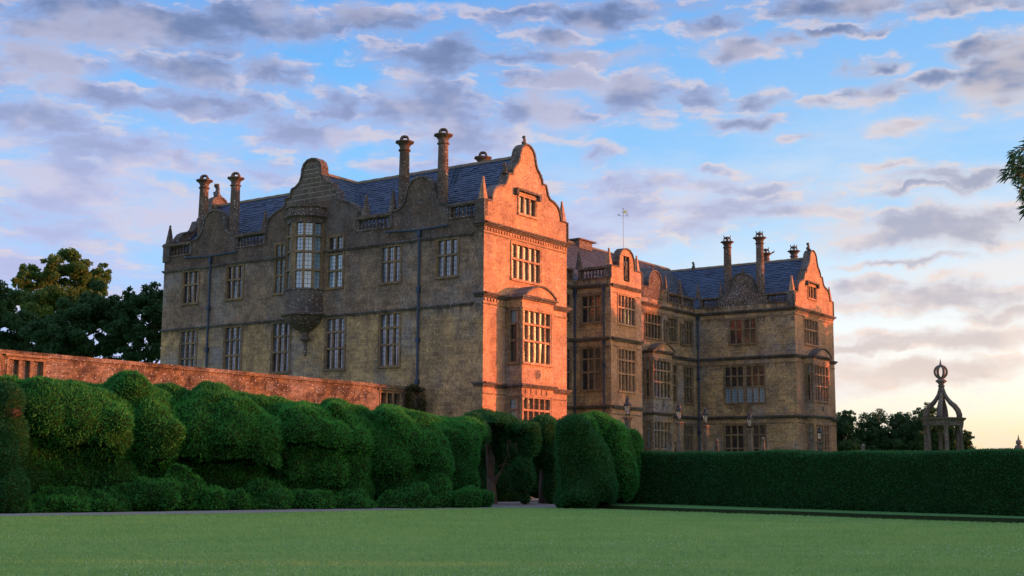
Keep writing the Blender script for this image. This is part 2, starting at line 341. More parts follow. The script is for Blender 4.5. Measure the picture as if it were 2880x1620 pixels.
def lawn():
    m, N, b = new_mat('mown lawn'); p = pos(N)
    n1 = N.noise(p, .22, 4, .6).outputs[0]; n2 = N.noise(p, 1.3, 5, .7).outputs[0]; n3 = N.noise(p, 26, 3, .7).outputs[0]; n4 = N.noise(p, 110, 2, .6).outputs[0]; n5 = N.noise(p, 5, 4, .7).outputs[0]
    sx = N.n('ShaderNodeSeparateXYZ', {0: p}).outputs
    along = N.math('MULTIPLY_ADD', sx[0], .66, N.math('MULTIPLY_ADD', sx[1], .75, N.math('MULTIPLY', n2, .35)))        # mower bands run across the view
    band = N.ss(N.math('SINE', N.math('MULTIPLY', along, 4.6)), -.5, .5)
    c = N.mix(N.ss(n2, .34, .66), (.21, .44, .13), (.30, .53, .165)); c = N.mix(N.ss(n1, .42, .60), c, (.21, .41, .14))
    c = N.mix(N.math('MULTIPLY', N.ss(n5, .52, .72), .5), c, (.30, .36, .15)); c = N.mix(N.math('MULTIPLY', N.ss(n5, .48, .30), .45), c, (.07, .28, .09))
    c = N.mix(.9, c, N.mix(1.0, c, N.mix(band, (.80, .86, .82), (1.14, 1.10, 1.10)), 'MULTIPLY'))
    tr = None
    for (x, y, r) in TRAIL:
        d = N.vm('LENGTH', N.vm('SUBTRACT', N.vm('MULTIPLY', p, (1, 1, 0)), (x, y, 0))); k = N.ss(N.math('ADD', d, N.math('MULTIPLY', n5, .5)), r + .35, r); tr = k if tr is None else N.math('MAXIMUM', tr, k)
    c = N.mix(N.math('MULTIPLY', tr, .9), c, (.04, .24, .02))
    c = N.mix(N.ss(n3, .35, .68), N.mix(1.0, c, (.70, .74, .68), 'MULTIPLY'), c)
    c = N.mix(N.math('MULTIPLY', n4, .4), c, (.24, .42, .16))
    setb(N, b, Base_Color=c, Roughness=.85, Specular_IOR_Level=.15)
    bump(N, b, N.math('ADD', N.math('MULTIPLY', n3, .7), n4), 1.0, .03); return m
M['lawn'] = lawn()
M['shaded_turf'] = flat('turf with hedge shade in its colour', (.075, .19, .055), .9, .1, 0, .35, 4, .9)  # same grass as the lawn, darkened to hold the hedge's shade
M['blade'] = leaf('grass blade', (.20, .41, .11), (.28, .48, .14), (.36, .50, .19), .5, .3)
M['gravel'] = flat('grey gravel', (.26, .24, .24), .95, .2, 0, .35, 30, .8)
M['soil'] = flat('dark turf edge', (.030, .045, .018), .95, .1, 0, .5, 12, .8)
M['petal'] = flat('white petal', (.8, .8, .78), .7, .3)
M['paint'] = flat('black lamp paint', (.02, .022, .026), .4, .5)
def lampglass():
    m, N, b = new_mat('lantern glass'); setb(N, b, Base_Color=(.85, .8, .7, 1), Roughness=.1, Transmission_Weight=.75, IOR=1.2); return m
M['lamp_glass'] = lampglass()

# ================================================================== ground, path, terrace
G = 0.35
def sheet(name, pts, z, mat, kind='structure'):
    mb = MB(); mb.quad(*[(p[0], p[1], z) for p in pts]); o = mb.build(name, mat, recalc=False); o['kind'] = kind; return o
def ground_grid():
    xs = np.concatenate([[-3000, -900, -300, -140], np.linspace(-90, 90, 91), [140, 300, 900, 3000]]); vs = []; fs = []
    n = len(xs)
    for j, y in enumerate(xs):
        for i, x in enumerate(xs):
            r = math.hypot(x + 20, y + 10); z = G
            z += 0.012 * sin(x * .21 + 1) * sin(y * .17) if r < 60 else 0
            vs.append((x, y, z - .022))
    for j in range(n - 1):
        for i in range(n - 1): fs.append((j * n + i, j * n + i + 1, (j + 1) * n + i + 1, (j + 1) * n + i))
    o = np_mesh('lawn', vs, fs, M['lawn'], smooth=True); o['kind'] = 'structure'; return o
ground_grid()
def gxy(px, py):                       # a photograph pixel that shows the ground
    d = Bv * -FPX + Rv * (px - 1440) - Uv * (py - 810); k = (G - CAM.z) / d.z; return CAM.xy + d.xy * k
path_near = [gxy(-500, 1455), gxy(0, 1451.5), gxy(400, 1446), gxy(700, 1442), gxy(950, 1437), gxy(1180, 1432.5), (gxy(1400, 1429)), gxy(1560, 1429), gxy(1660, 1431)]
path_far = [gxy(-500, 1447), gxy(0, 1444.5), gxy(400, 1439), gxy(700, 1434), gxy(950, 1429), gxy(1180, 1423), gxy(1330, 1402), gxy(1560, 1398), gxy(1680, 1424)]
mb = MB(); vs = []
for a, b in zip(path_near, path_far): vs += [(a.x, a.y, G - .004), (b.x, b.y, G - .004)]
mb.add(vs, [(2 * i, 2 * i + 2, 2 * i + 3, 2 * i + 1) for i in range(len(path_near) - 1)])
o = mb.build('gravel_path', M['gravel'], recalc=False); o['kind'] = 'structure'
# raised grass terrace under the straight hedge, with a dark cut edge
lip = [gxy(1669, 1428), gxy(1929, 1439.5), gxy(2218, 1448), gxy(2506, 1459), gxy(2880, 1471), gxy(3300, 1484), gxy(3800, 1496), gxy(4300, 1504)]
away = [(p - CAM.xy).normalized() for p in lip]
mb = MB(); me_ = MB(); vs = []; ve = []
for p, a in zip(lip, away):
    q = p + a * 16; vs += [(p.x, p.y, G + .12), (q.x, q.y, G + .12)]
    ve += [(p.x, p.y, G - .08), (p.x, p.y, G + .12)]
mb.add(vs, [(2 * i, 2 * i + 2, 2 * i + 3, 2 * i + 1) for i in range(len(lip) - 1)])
o = mb.build('grass_terrace', M['shaded_turf'], recalc=False); o['kind'] = 'structure'
me_.add(ve, [(2 * i, 2 * i + 2, 2 * i + 3, 2 * i + 1) for i in range(len(lip) - 1)])
o = me_.build('turf_edge', M['soil'], recalc=False); o['kind'] = 'structure'

# ================================================================== the house
house = empty('country_house', (0, 0, 0), 'large honey stone Elizabethan country house with curved gables, tall round chimneys and blue slate roofs', 'house')
FX = 40.3
LN = PL((0, 0, 0), (0, 1, 0), (-1, 0, 0)); GN = PL((0, 0, 0), (1, 0, 0), (0, -1, 0))
LF = PL((FX, 0, 0), (0, 1, 0), (-1, 0, 0)); GF = PL((FX, 0, 0), (1, 0, 0), (0, -1, 0))
RC = PL((0, 8.4, 0), (1, 0, 0), (0, -1, 0))
PS = PL((22.0, 0, 0), (0, 1, 0), (-1, 0, 0)); PF = PL((0, 5.5, 0), (1, 0, 0), (0, -1, 0))

def wall(pl, u0, u1, z0, z1, holes, mat, name='wall', label=None):
    us = sorted({u0, u1, *[h[0] for h in holes], *[h[1] for h in holes]}); zs = sorted({z0, z1, *[h[2] for h in holes], *[h[3] for h in holes]})
    us = [u for u in us if u0 <= u <= u1]; zs = [z for z in zs if z0 <= z <= z1]
    mb = MB()
    for a, b in zip(us, us[1:]):
        for c, d in zip(zs, zs[1:]):
            um, zm = (a + b) / 2, (c + d) / 2
            if any(h[0] < um < h[1] and h[2] < zm < h[3] for h in holes): continue
            mb.quad(pl.p(a, 0, c), pl.p(b, 0, c), pl.p(b, 0, d), pl.p(a, 0, d))
    for h in holes:
        if h[2] < z0 or h[3] > z1 + .5: continue
        for (a, c, b, d) in ((h[0], h[2], h[0], h[3]), (h[1], h[2], h[1], h[3]), (h[0], h[2], h[1], h[2]), (h[0], h[3], h[1], h[3])):
            mb.quad(pl.p(a, 0, c), pl.p(b, 0, d), pl.p(b, -.35, d), pl.p(a, -.35, c))
    return mb.build(name, mat, house, recalc=False, label=label)

PANES = {}
def pane(parent, pl, u0, u1, z0, z1, n, mat):
    w, h = round(u1 - u0, 2), round(z1 - z0, 2); key = (w, h, mat, tuple(pl.U))
    if key not in PANES:
        mb = MB(); q = PL((0, 0, 0), pl.U, pl.N); mb.pbox(q, -w / 2, w / 2, -.008, 0, -h / 2, h / 2); me = mb.mesh('pane'); me.materials.append(M[mat]); PANES[key] = me
    o = link('pane', PANES[key], None, parent, pl.p((u0 + u1) / 2, n, (z0 + z1) / 2))
    if abs(pl.U.x) > .5: o.rotation_euler = (random.gauss(0, .012), 0, random.gauss(0, .012))
    else: o.rotation_euler = (0, random.gauss(0, .012), random.gauss(0, .012))
    return o
def window(pl, u0, u1, z0, z1, lights, trans=(), mats='glass', lead='rect', mull=.13, groups=None, frame='trim_stone', hood=False, parent=None, label=None, depth=.18, cill=True):
    """u0..u1, z0..z1 = the glazed extent; stone frame, mullions, transoms and cill; one pane per light"""
    par = parent or house
    fr = MB(); J = .12
    fr.pbox(pl, u0 - J, u0, -depth, .025, z0 - .08, z1 + J); fr.pbox(pl, u1, u1 + J, -depth, .025, z0 - .08, z1 + J)
    fr.pbox(pl, u0, u1, -depth, .022, z1, z1 + J)
    fr.pbox(pl, u0 - J, u1 + J, .027, .05, z1 + J - .03, z1 + J + .03); fr.pbox(pl, u0 - J - .03, u0 - J + .03, .027, .05, z0 - .05, z1 + J - .031); fr.pbox(pl, u1 + J - .03, u1 + J + .03, .027, .05, z0 - .05, z1 + J - .031)
    if cill: fr.pbox(pl, u0 - J - .04, u1 + J + .04, -depth + .01, .10, z0 - .13, z0)
    # mullions
    wide = {} if not groups else groups
    tot = u1 - u0 - sum(wide.get(i, mull) for i in range(1, lights)); lw = tot / lights
    cells = []; u = u0
    for i in range(lights):
        cells.append((u, u + lw)); u += lw
        if i < lights - 1:
            w = wide.get(i + 1, mull); cx = u + w / 2
            fr.pbox(pl, u + .02, u + w - .02, -depth + .01, -.01, z0, z1); fr.pbox(pl, u, u + w, -depth + .03, -.06, z0, z1); u += w
    zz = [z0, *sorted(trans), z1]
    for t in trans: fr.pbox(pl, u0, u1, -depth + .02, -.004, t - .055, t + .055)
    w = fr.build('window', M[frame], par, label=label)
    tgt = w if par is house else par
    ld = MB(); lt = .018
    for (a, b) in cells:
        for k, (c, d) in enumerate(zip(zz, zz[1:])):
            c2 = c + (.055 if k > 0 else 0); d2 = d - (.055 if k < len(zz) - 2 else 0)
            mt = mats if isinstance(mats, str) else mats[min(k, len(mats) - 1)]
            if mt == 'mix': mt = random.choice(['glass', 'glass_bluish', 'glass', 'glass_pale'])
            if mt == 'mixd': mt = random.choice(['glass', 'glass_bluish'])
            pane(tgt, pl, a, b, c2, d2, -depth + .06, mt)
            n0, n1 = -depth + .061, -depth + .072
            if lead == 'rect':
                ld.pbox(pl, (a + b) / 2 - lt / 2, (a + b) / 2 + lt / 2, n0, n1, c2, d2)
                m = max(2, round((d2 - c2) / .24))
                for j in range(1, m):
                    zc = c2 + (d2 - c2) * j / m; ld.pbox(pl, a, b, n0, n1 + .002, zc - lt / 2, zc + lt / 2)
            elif lead == 'diamond':
                s = .17; nn = int((d2 - c2 + (b - a)) / s) + 1
                for j in range(-nn, nn + 1):
                    for sg in (1, -1):
                        # line z = c2 + j*s + sg*1.5*(u-a)
                        pts = []
                        for uu in (a, b):
                            pts.append((uu, c2 + j * s + sg * 1.45 * (uu - a)))
                        (ua, za), (ub, zb) = pts
                        def clip(t, lim):
                            return
                        t0, t1 = 0.0, 1.0
                        dz = zb - za
                        if abs(dz) > 1e-9:
                            ta, tb = sorted(((c2 - za) / dz, (d2 - za) / dz)); t0, t1 = max(t0, ta), min(t1, tb)
                        if t1 - t0 < .05: continue
                        A = (ua + (ub - ua) * t0, za + dz * t0); B = (ua + (ub - ua) * t1, za + dz * t1); o_ = .009
                        ld.quad(pl.p(A[0], n1, A[1] - o_), pl.p(B[0], n1, B[1] - o_), pl.p(B[0], n1, B[1] + o_), pl.p(A[0], n1, A[1] + o_))
    if ld.f: ld.build('lead_came', M['came'], tgt, recalc=False, kind='stuff')
    if hood:
        hm = MB(); hm.pbox(pl, u0 - .46, u1 + .34, 0.02, .22, z1 + .24, z1 + .36); hm.pbox(pl, u0 - .46, u0 - .26, .02, .22, z1 - .02, z1 + .238); hm.pbox(pl, u1 + .14, u1 + .34, .02, .22, z1 - .02, z1 + .238)
        hm.build('hood_mould', M['string_stone'], house)
    return (u0 - J + .001, u1 + J - .001, z0 - .08, z1 + J - .001)
def course(pl, u0, u1, z, h=.14, proj=.13, mat='string_stone', name='string_course', frieze=False):
    mb = MB(); mb.pbox(pl, u0, u1, 0.002, proj, z - h * .45, z); mb.pbox(pl, u0 + .03, u1 - .03, 0.002, proj * .6, z - h, z - h * .45 - .001)
    return mb.build(name, M[mat], house)
def cornice(pl, u0, u1, z, mat='string_stone'):
    mb = MB(); mb.pbox(pl, u0 - .22, u1 + .22, 0.002, .22, z - .09, z); mb.pbox(pl, u0 - .15, u1 + .15, 0.002, .15, z - .17, z - .091); mb.pbox(pl, u0 - .08, u1 + .08, .002, .08, z - .25, z - .171)
    mb.build('cornice', M[mat], house)
    f = MB(); f.pbox(pl, u0 - .03, u1 + .03, .002, .03, z - .62, z - .55); return f.build('frieze_moulding', M['trim_stone'], house)

# ---- windows in the long near side
R3 = dict(lights=3)
hN = []
YW = (22.27, 18.4, 6.27, 2.37)
for i, y in enumerate(YW): hN.append(window(LN, y - .64, y + .64, 11.87, 13.80, 3, (13.0,), 'mix' if i < 2 else 'glass_bluish'))
hN.append(window(LN, 14.36, 15.0, 11.9, 14.72, 2, (12.95, 13.9), 'glass_pale')); hN.append(window(LN, 9.80, 10.86, 11.9, 14.74, 2, (12.85, 13.8), ('glass_pale', 'glass_pale', 'glass')))
for i, y in enumerate((22.27, 18.37, 14.4, 10.2, 6.25)): hN.append(window(LN, y - .65, y + .65, 7.34, 10.12, 3, (8.46, 9.38), ('mixd', 'mixd', 'glass_bluish') if i != 1 else 'glass_bluish'))
wall(LN, 0, 24.8, G - .3, 10.30, [h for h in hN if h[3] < 10.6], M['wall_stone']); wall(LN, 0, 24.8, 10.30, 13.98, [h for h in hN if h[3] > 10.6], M['upper_stone'], label='greyer lichened upper wall of the near side')
wall(LN, 0, 24.8, 13.98, 14.87, [h for h in hN if h[3] > 13.98], M['dark_stone'], 'parapet_base')
# ---- near gable end
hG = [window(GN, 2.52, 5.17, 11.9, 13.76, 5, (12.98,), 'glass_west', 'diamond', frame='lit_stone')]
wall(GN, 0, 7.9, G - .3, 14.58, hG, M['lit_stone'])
BK = PL((7.9, 0, 0), (0, 1, 0), (1, 0, 0)); wall(BK, 0, 24.8, G, 14.87, [], M['wall_stone'])
RR = PL((0, 24.8, 0), (1, 0, 0), (0, 1, 0)); wall(RR, 0, 7.9, G, 14.58, [], M['wall_stone'])

def bay(base, u0, u1, dep, mat, zt=10.85, nl=5, glassm='glass_west'):
    """two-storey square bay with a segmental pediment; base = plane it stands on"""
    F = PL(base.p(0, dep, 0), base.U, base.N)
    Ls = PL(base.p(u0, 0, 0), base.N, -base.U); Rs = PL(base.p(u1, 0, 0), base.N, base.U)
    a, b = u0 + .14, u1 - .36
    h1 = window(F, a, b, 7.38, 10.08, nl, (8.5, 9.38), glassm, 'diamond', frame=mat); h2 = window(F, a, b, 3.6, 5.52, nl, (4.9,), glassm, 'rect', frame=mat)
    wall(F, u0, u1, G, zt, [h1, h2], M[mat], 'bay_front')
    m = dep
    h3 = window(Ls, .30, m - .26, 7.38, 10.08, 1, (8.5, 9.38), ('glass', 'glass', 'glass_pale'), 'diamond', frame='trim_stone'); h4 = window(Ls, .30, m - .26, 3.6, 5.48, 1, (4.9,), 'glass_pale', 'rect')
    wall(Ls, 0, dep, G, zt, [h3, h4], M['wall_stone'], 'bay_side'); wall(Rs, 0, dep, G, zt, [], M[mat], 'bay_side')
    # courses round the bay
    for z in (6.23, 10.85):
        mb = MB(); mb.pbox(F, u0 - .2, u1 + .2, 0.002, .2, z - .1, z); mb.pbox(F, u0 - .1, u1 + .1, 0.002, .1, z - .2, z - .101)
        mb.pbox(Ls, .0, dep, .002, .2, z - .1, z - .002); mb.pbox(Ls, .0, dep, .002, .1, z - .2, z - .101)
        mb.pbox(Rs, .0, dep, .002, .2, z - .1, z - .002)
        mb.build('cornice', M['string_stone'], house)
    tg = MB(); k = int((u1 - u0) / .5)
    for i in range(k):
        uu = u0 + .3 + i * .5; tg.pbox(F, uu, uu + .14, .002, .045, 5.72, 5.98)
    tg.build('triglyph_frieze', M[mat], house, kind='stuff')
    # roundel
    rd = MB(); c = (u0 + u1) / 2; ring = [(.30 * cos(t), .30 * sin(t)) for t in np.linspace(0, 2 * pi, 24, endpoint=False)]
    vs = [F.p(c + x, .02, 6.78 + z) for x, z in ring] + [F.p(c + x * .85, .035, 6.78 + z * .85) for x, z in ring] + [F.p(c + x * .75, .005, 6.78 + z * .75) for x, z in ring]
    fs = [(i, (i + 1) % 24, 24 + (i + 1) % 24, 24 + i) for i in range(24)] + [(24 + i, 24 + (i + 1) % 24, 48 + (i + 1) % 24, 48 + i) for i in range(24)] + [tuple(range(48, 72))]
    fs.pop(); rd.add(vs, fs); rd.build('roundel', M[mat], house); rc_ = MB(); rc_.quad(*[F.p(c + x * .76, .006, 6.78 + z * .76) for x, z in ring]); rc_.build('roundel_shade_disc', M['dark_stone'], house)  # flat dark disc, not sunk; recess shade is put into its colour
    # segmental pediment with a lead-covered back
    pd = MB(); W_ = (u1 - u0) - .1; n = 14; arc = []
    for i in range(n + 1):
        t = -1 + 2 * i / n; arc.append(((u0 + u1) / 2 + .05 + t * W_ / 2, zt + .02 + .52 * (1 - t * t)))
    outer = [F.p(u, .16, z) for u, z in arc]; pd.extrude(outer, base.N * (-dep - .1))
    pd.build('pediment', M[mat], house)
    cp = MB()
    for (ua, za), (ub, zb) in zip(arc, arc[1:]):
        q = [F.p(ua, .24, za), F.p(ub, .24, zb), F.p(ub, .24, zb + .1), F.p(ua, .24, za + .1)]; cp.extrude(q, base.N * (-dep + .1))
    cp.build('pediment_moulding', M['string_stone'], house)
bay(GN, 1.98, 4.95, 1.05, 'lit_stone')
bay(GF, 1.55, 4.75, .80, 'lit_stone')
bay(RC, 31.5, 34.55, .85, 'wall_stone')

# ---- courses on the near wing
course(LN, .62, 11.1, 10.36); course(LN, 13.95, 24.8, 10.36); course(LN, .62, 11.2, 14.04); course(LN, 13.8, 24.9, 14.04)
for z in (14.56, 10.86, 6.25):
    mb = MB(); mb.pbox(LN, -.22, .6, .002, .2, z - .1, z - .001); mb.pbox(LN, -.1, .55, .002, .1, z - .22, z - .101); mb.build('cornice_return', M['string_stone'], house)
cornice(GN, 0, 7.9, 14.56); cornice(GN, 0, 1.96, 10.86); cornice(GN, 5.2, 7.9, 10.86); cornice(GN, 0, 1.96, 6.25); cornice(GN, 5.2, 7.9, 6.25)
def dentils(pl, u0, u1, z, mat):
    mb = MB(); k = int((u1 - u0) / .24)
    for i in range(k):
        u = u0 + .12 + i * (u1 - u0 - .24) / (k - 1); mb.pbox(pl, u - .07, u + .07, .002, .06, z - .09, z + .07)
    mb.build('dentil_frieze', M[mat], house, kind='stuff')
dentils(GN, 0, 7.9, 14.2, 'lit_stone'); dentils(GN, 0, 1.9, 10.52, 'lit_stone'); dentils(GF, 0, 7.9, 14.2, 'lit_stone')

# ---- recessed centre and porch, far wing
hR = [window(RC, 31.9, 34.3, 11.9, 13.68, 5, (13.0,), 'glass'), window(RC, 35.6, 36.9, 11.9, 13.70, 3, (13.0,), 'glass'), window(RC, 38.2, 39.5, 11.9, 13.72, 3, (13.0,), 'glass'),
      window(RC, 35.5, 36.75, 7.3, 10.05, 3, (8.5, 9.38), 'glass'), window(RC, 38.1, 39.45, 7.25, 10.05, 3, (8.5, 9.38), 'glass'), window(RC, 38.05, 39.4, 3.6, 5.47, 3, (4.75,), 'glass'),
      window(RC, 20.2, 21.45, 11.9, 13.8, 3, (13.0,), 'glass'), window(RC, 20.2, 21.45, 7.3, 10.05, 3, (8.5, 9.38), 'glass')]
wall(RC, 7.9, 21.99, G, 14.87, hR[6:], M['wall_stone']); wall(RC, 26.21, FX, G, 14.87, hR[:6], M['wall_stone'])
for a, b in ((7.9, 22.0), (26.2, FX)):
    cornice(RC, a + .25, b - .25, 14.5); cornice(RC, a + .25, b - .25, 10.82); cornice(RC, a + .25, b - .25, 6.22)
hP = [window(PS, 6.32, 7.80, 11.92, 13.72, 3, (12.98,), 'glass', 'rect'), window(PS, 6.32, 7.80, 7.34, 10.1, 3, (8.5, 9.4), 'glass')]
wall(PS, 5.5, 8.4, G, 14.87, hP, M['wall_stone'])
hF = [window(PF, 23.0, 25.24, 11.87, 13.82, 5, (12.98,), 'glass_west', 'diamond', frame='lit_stone'), window(PF, 23.0, 25.22, 7.28, 10.1, 5, (8.45, 9.38), 'glass_west', 'rect', frame='lit_stone')]
wall(PF, 22, 26.2, G, 14.87, hF, M['lit_stone'])
wall(PL((26.2, 0, 0), (0, 1, 0), (1, 0, 0)), 5.5, 8.4, G, 14.87, [], M['wall_stone'])
for z in (14.5, 10.85, 6.25): cornice(PS, 5.72, 8.3, z); cornice(PF, 22.22, 25.98, z)
rd = MB(); ring = [(.24 * cos(t), .34 * sin(t)) for t in np.linspace(0, 2 * pi, 20, endpoint=False)]
vs = [PF.p(24.17 + x, .03, 6.75 + z) for x, z in ring] + [PF.p(24.17 + x * .8, .004, 6.75 + z * .8) for x, z in ring]
rd.add(vs, [(i, (i + 1) % 20, 20 + (i + 1) % 20, 20 + i) for i in range(20)] ); rd.build('roundel', M['lit_stone'], house); rc_ = MB(); rc_.quad(*vs[20:]); rc_.build('roundel_shade_disc', M['dark_stone'], house)  # flat disc coloured dark in place of a shaded hollow
hL = [window(LF, 3.28, 5.44, 11.9, 13.74, 4, (13.02,), 'glass', 'rect', groups={2: .28}), window(LF, 2.65, 5.94, 7.27, 10.05, 6, (8.48, 9.34), ('glass_pale', 'glass', 'glass'), 'rect', groups={3: .32}),
      window(LF, 2.68, 6.02, 2.9, 5.47, 6, (3.72, 4.76), 'glass', 'rect', groups={3: .32})]
wall(LF, 0, 8.4, G, 14.87, hL, M['wall_stone']); wall(LF, 16.4, 24.8, G, 14.87, [], M['wall_stone'])
hGF = [window(GF, 1.85, 4.5, 11.84, 13.76, 5, (12.98,), 'glass_west', 'diamond', frame='lit_stone')]
wall(GF, 0, 7.9, G, 14.58, hGF, M['lit_stone'])
wall(PL((FX + 7.9, 0, 0), (0, 1, 0), (1, 0, 0)), 0, 24.8, G, 14.87, [], M['wall_stone']); wall(PL((FX, 24.8, 0), (1, 0, 0), (0, 1, 0)), 0, 7.9, G, 14.58, [], M['wall_stone'])
wall(PL((0, 16.4, 0), (1, 0, 0), (0, 1, 0)), 7.9, FX, G, 14.87, [], M['wall_stone'])
for z in (14.5, 10.85, 6.22): cornice(LF, .22, 8.2, z); cornice(GF, 0.0, 7.9 if z > 14 else 1.5, z); 
cornice(GF, 5.0, 7.9, 10.85); cornice(GF, 5.0, 7.9, 6.22)
for y in (4.82, 4.0):
    rd = MB(); ring = [(.31 * cos(t), .31 * sin(t)) for t in np.linspace(0, 2 * pi, 24, endpoint=False)]
    vs = [LF.p(y + x, .05, 6.75 + z) for x, z in ring] + [LF.p(y + x * .82, .05, 6.75 + z * .82) for x, z in ring] + [LF.p(y + x * .78, .004, 6.75 + z * .78) for x, z in ring] + [LF.p(y + x, .002, 6.75 + z) for x, z in ring]
    k = 24; fs = [(i, (i + 1) % k, k + (i + 1) % k, k + i) for i in range(k)] + [(k + i, k + (i + 1) % k, 2 * k + (i + 1) % k, 2 * k + i) for i in range(k)] + [tuple(range(2 * k, 3 * k))] + [(3 * k + i, 3 * k + (i + 1) % k, (i + 1) % k, i) for i in range(k)]
    rd.add(vs, fs); rd.build('roundel', M['trim_stone'], house)

# ---- curved gables
def side(prof, uc): return [(uc - d, z) for d, z in prof], [(uc + d, z) for d, z in prof]
def curved_gable(pl, uc, prof, thick, mat, hole=None, cop=.11, name='gable', parent=None):
    """prof: (half width, z) from foot to apex"""
    mb = MB(); lv = sorted({z for _, z in prof} | ({hole[2], hole[3]} if hole else set()))
    def seg(z0, z1):
        zm = (z0 + z1) / 2
        for (d0, a), (d1, b) in zip(prof, prof[1:]):
            if b > a and a <= zm <= b:
                f = lambda z: d0 + (d1 - d0) * (z - a) / (b - a); return f(z0), f(z1)
    for n in (0.0, -thick):
        for z0, z1 in zip(lv, lv[1:]):
            s = seg(z0, z1)
            if s is None: continue
            w0, w1 = s
            if hole and hole[2] <= (z0 + z1) / 2 <= hole[3]:
                mb.quad(pl.p(uc - w0, n, z0), pl.p(hole[0], n, z0), pl.p(hole[0], n, z1), pl.p(uc - w1, n, z1)); mb.quad(pl.p(hole[1], n, z0), pl.p(uc + w0, n, z0), pl.p(uc + w1, n, z1), pl.p(hole[1], n, z1))
            else: mb.quad(pl.p(uc - w0, n, z0), pl.p(uc + w0, n, z0), pl.p(uc + w1, n, z1), pl.p(uc - w1, n, z1))
    g = mb.build(name, mat, house, recalc=False)
    path = [(uc - d, z) for d, z in prof] + [(uc + d, z) for d, z in prof[::-1] if d > 1e-6]
    # edge and coping follow the outline
    nn = len(path); off = []
    for i in range(nn):
        a = Vector(path[max(i - 1, 0)]); b = Vector(path[min(i + 1, nn - 1)]); t = (b - a).normalized(); off.append(Vector((-t.y, t.x)) * cop)
    cp = MB(); vs = []
    for (u, z), o_ in zip(path, off):
        vs += [pl.p(u, .07, z), pl.p(u + o_.x, .07, z + o_.y), pl.p(u + o_.x, -thick - .07, z + o_.y), pl.p(u, -thick - .07, z)]
    cp.add(vs, [(4 * i + k, 4 * i + 4 + k, 4 * i + 4 + (k + 1) % 4, 4 * i + (k + 1) % 4) for i in range(nn - 1) for k in range(4)] + [(0, 1, 2, 3), (4 * nn - 1, 4 * nn - 2, 4 * nn - 3, 4 * nn - 4)])
    cp.build('coping', M['string_stone'], g, recalc=False, kind=None)
    return g
BIG = [(3.95, 14.57), (3.95, 15.70), (3.26, 15.70), (3.25, 15.95), (3.16, 16.2), (2.95, 16.45), (2.62, 16.62), (2.2, 16.72), (1.97, 16.92), (1.85, 17.2), (1.78, 17.45), (1.42, 17.47), (1.36, 17.72), (1.15, 17.98), (.90, 18.2), (.74, 18.5), (.66, 18.85), (.58, 19.05), (.42, 19.22), (.22, 19.34), (0, 19.38)]
SMALL = [(1.9, 14.87), (1.9, 15.70), (1.55, 15.74), (1.2, 15.92), (1.0, 16.18), (.90, 16.5), (.84, 16.8), (.74, 17.02), (.56, 17.22), (.30, 17.35), (0, 17.40)]
ORI = [(3.48, 14.87), (3.48, 15.70), (3.45, 16.05), (3.28, 16.38), (2.9, 16.62), (2.35, 16.78), (2.05, 16.95), (2.0, 17.42), (1.66, 17.45), (1.5, 17.90), (1.22, 17.97), (.92, 18.2), (.74, 18.55), (.70, 19.0), (.58, 19.26), (.34, 19.44), (0, 19.50)]
PORCH = [(2.1, 14.87), (2.1, 15.70), (1.05, 15.72), (1.04, 16.1), (.95, 16.5), (.75, 16.82), (.45, 17.02), (0, 17.10)]
MID = [(1.95, 14.87), (1.95, 15.65), (1.05, 15.68), (1.0, 16.1), (.88, 16.5), (.66, 16.82), (.36, 17.0), (0, 17.06)]
hw = (3.03, 4.85, 15.42, 16.6)
for pl_, du in ((GN, 0), (GF, -.38)):
    hole = window(pl_, 3.16 + du, 4.72 + du, 15.52, 16.46, 3, (), 'glass', 'none', frame='lit_stone', hood=True)
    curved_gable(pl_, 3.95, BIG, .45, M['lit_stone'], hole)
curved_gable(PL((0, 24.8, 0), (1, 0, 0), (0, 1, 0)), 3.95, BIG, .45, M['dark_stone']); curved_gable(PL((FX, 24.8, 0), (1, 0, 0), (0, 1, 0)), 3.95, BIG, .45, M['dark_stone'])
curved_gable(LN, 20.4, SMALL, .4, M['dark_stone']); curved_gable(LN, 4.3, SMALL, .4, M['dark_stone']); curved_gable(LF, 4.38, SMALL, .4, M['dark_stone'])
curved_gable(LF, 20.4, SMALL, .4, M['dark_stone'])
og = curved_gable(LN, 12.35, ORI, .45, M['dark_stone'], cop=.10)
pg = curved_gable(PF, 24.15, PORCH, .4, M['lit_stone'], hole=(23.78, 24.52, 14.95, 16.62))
curved_gable(RC, 33.5, MID, .4, M['dark_stone']); curved_gable(RC, 14.7, MID, .4, M['dark_stone'])
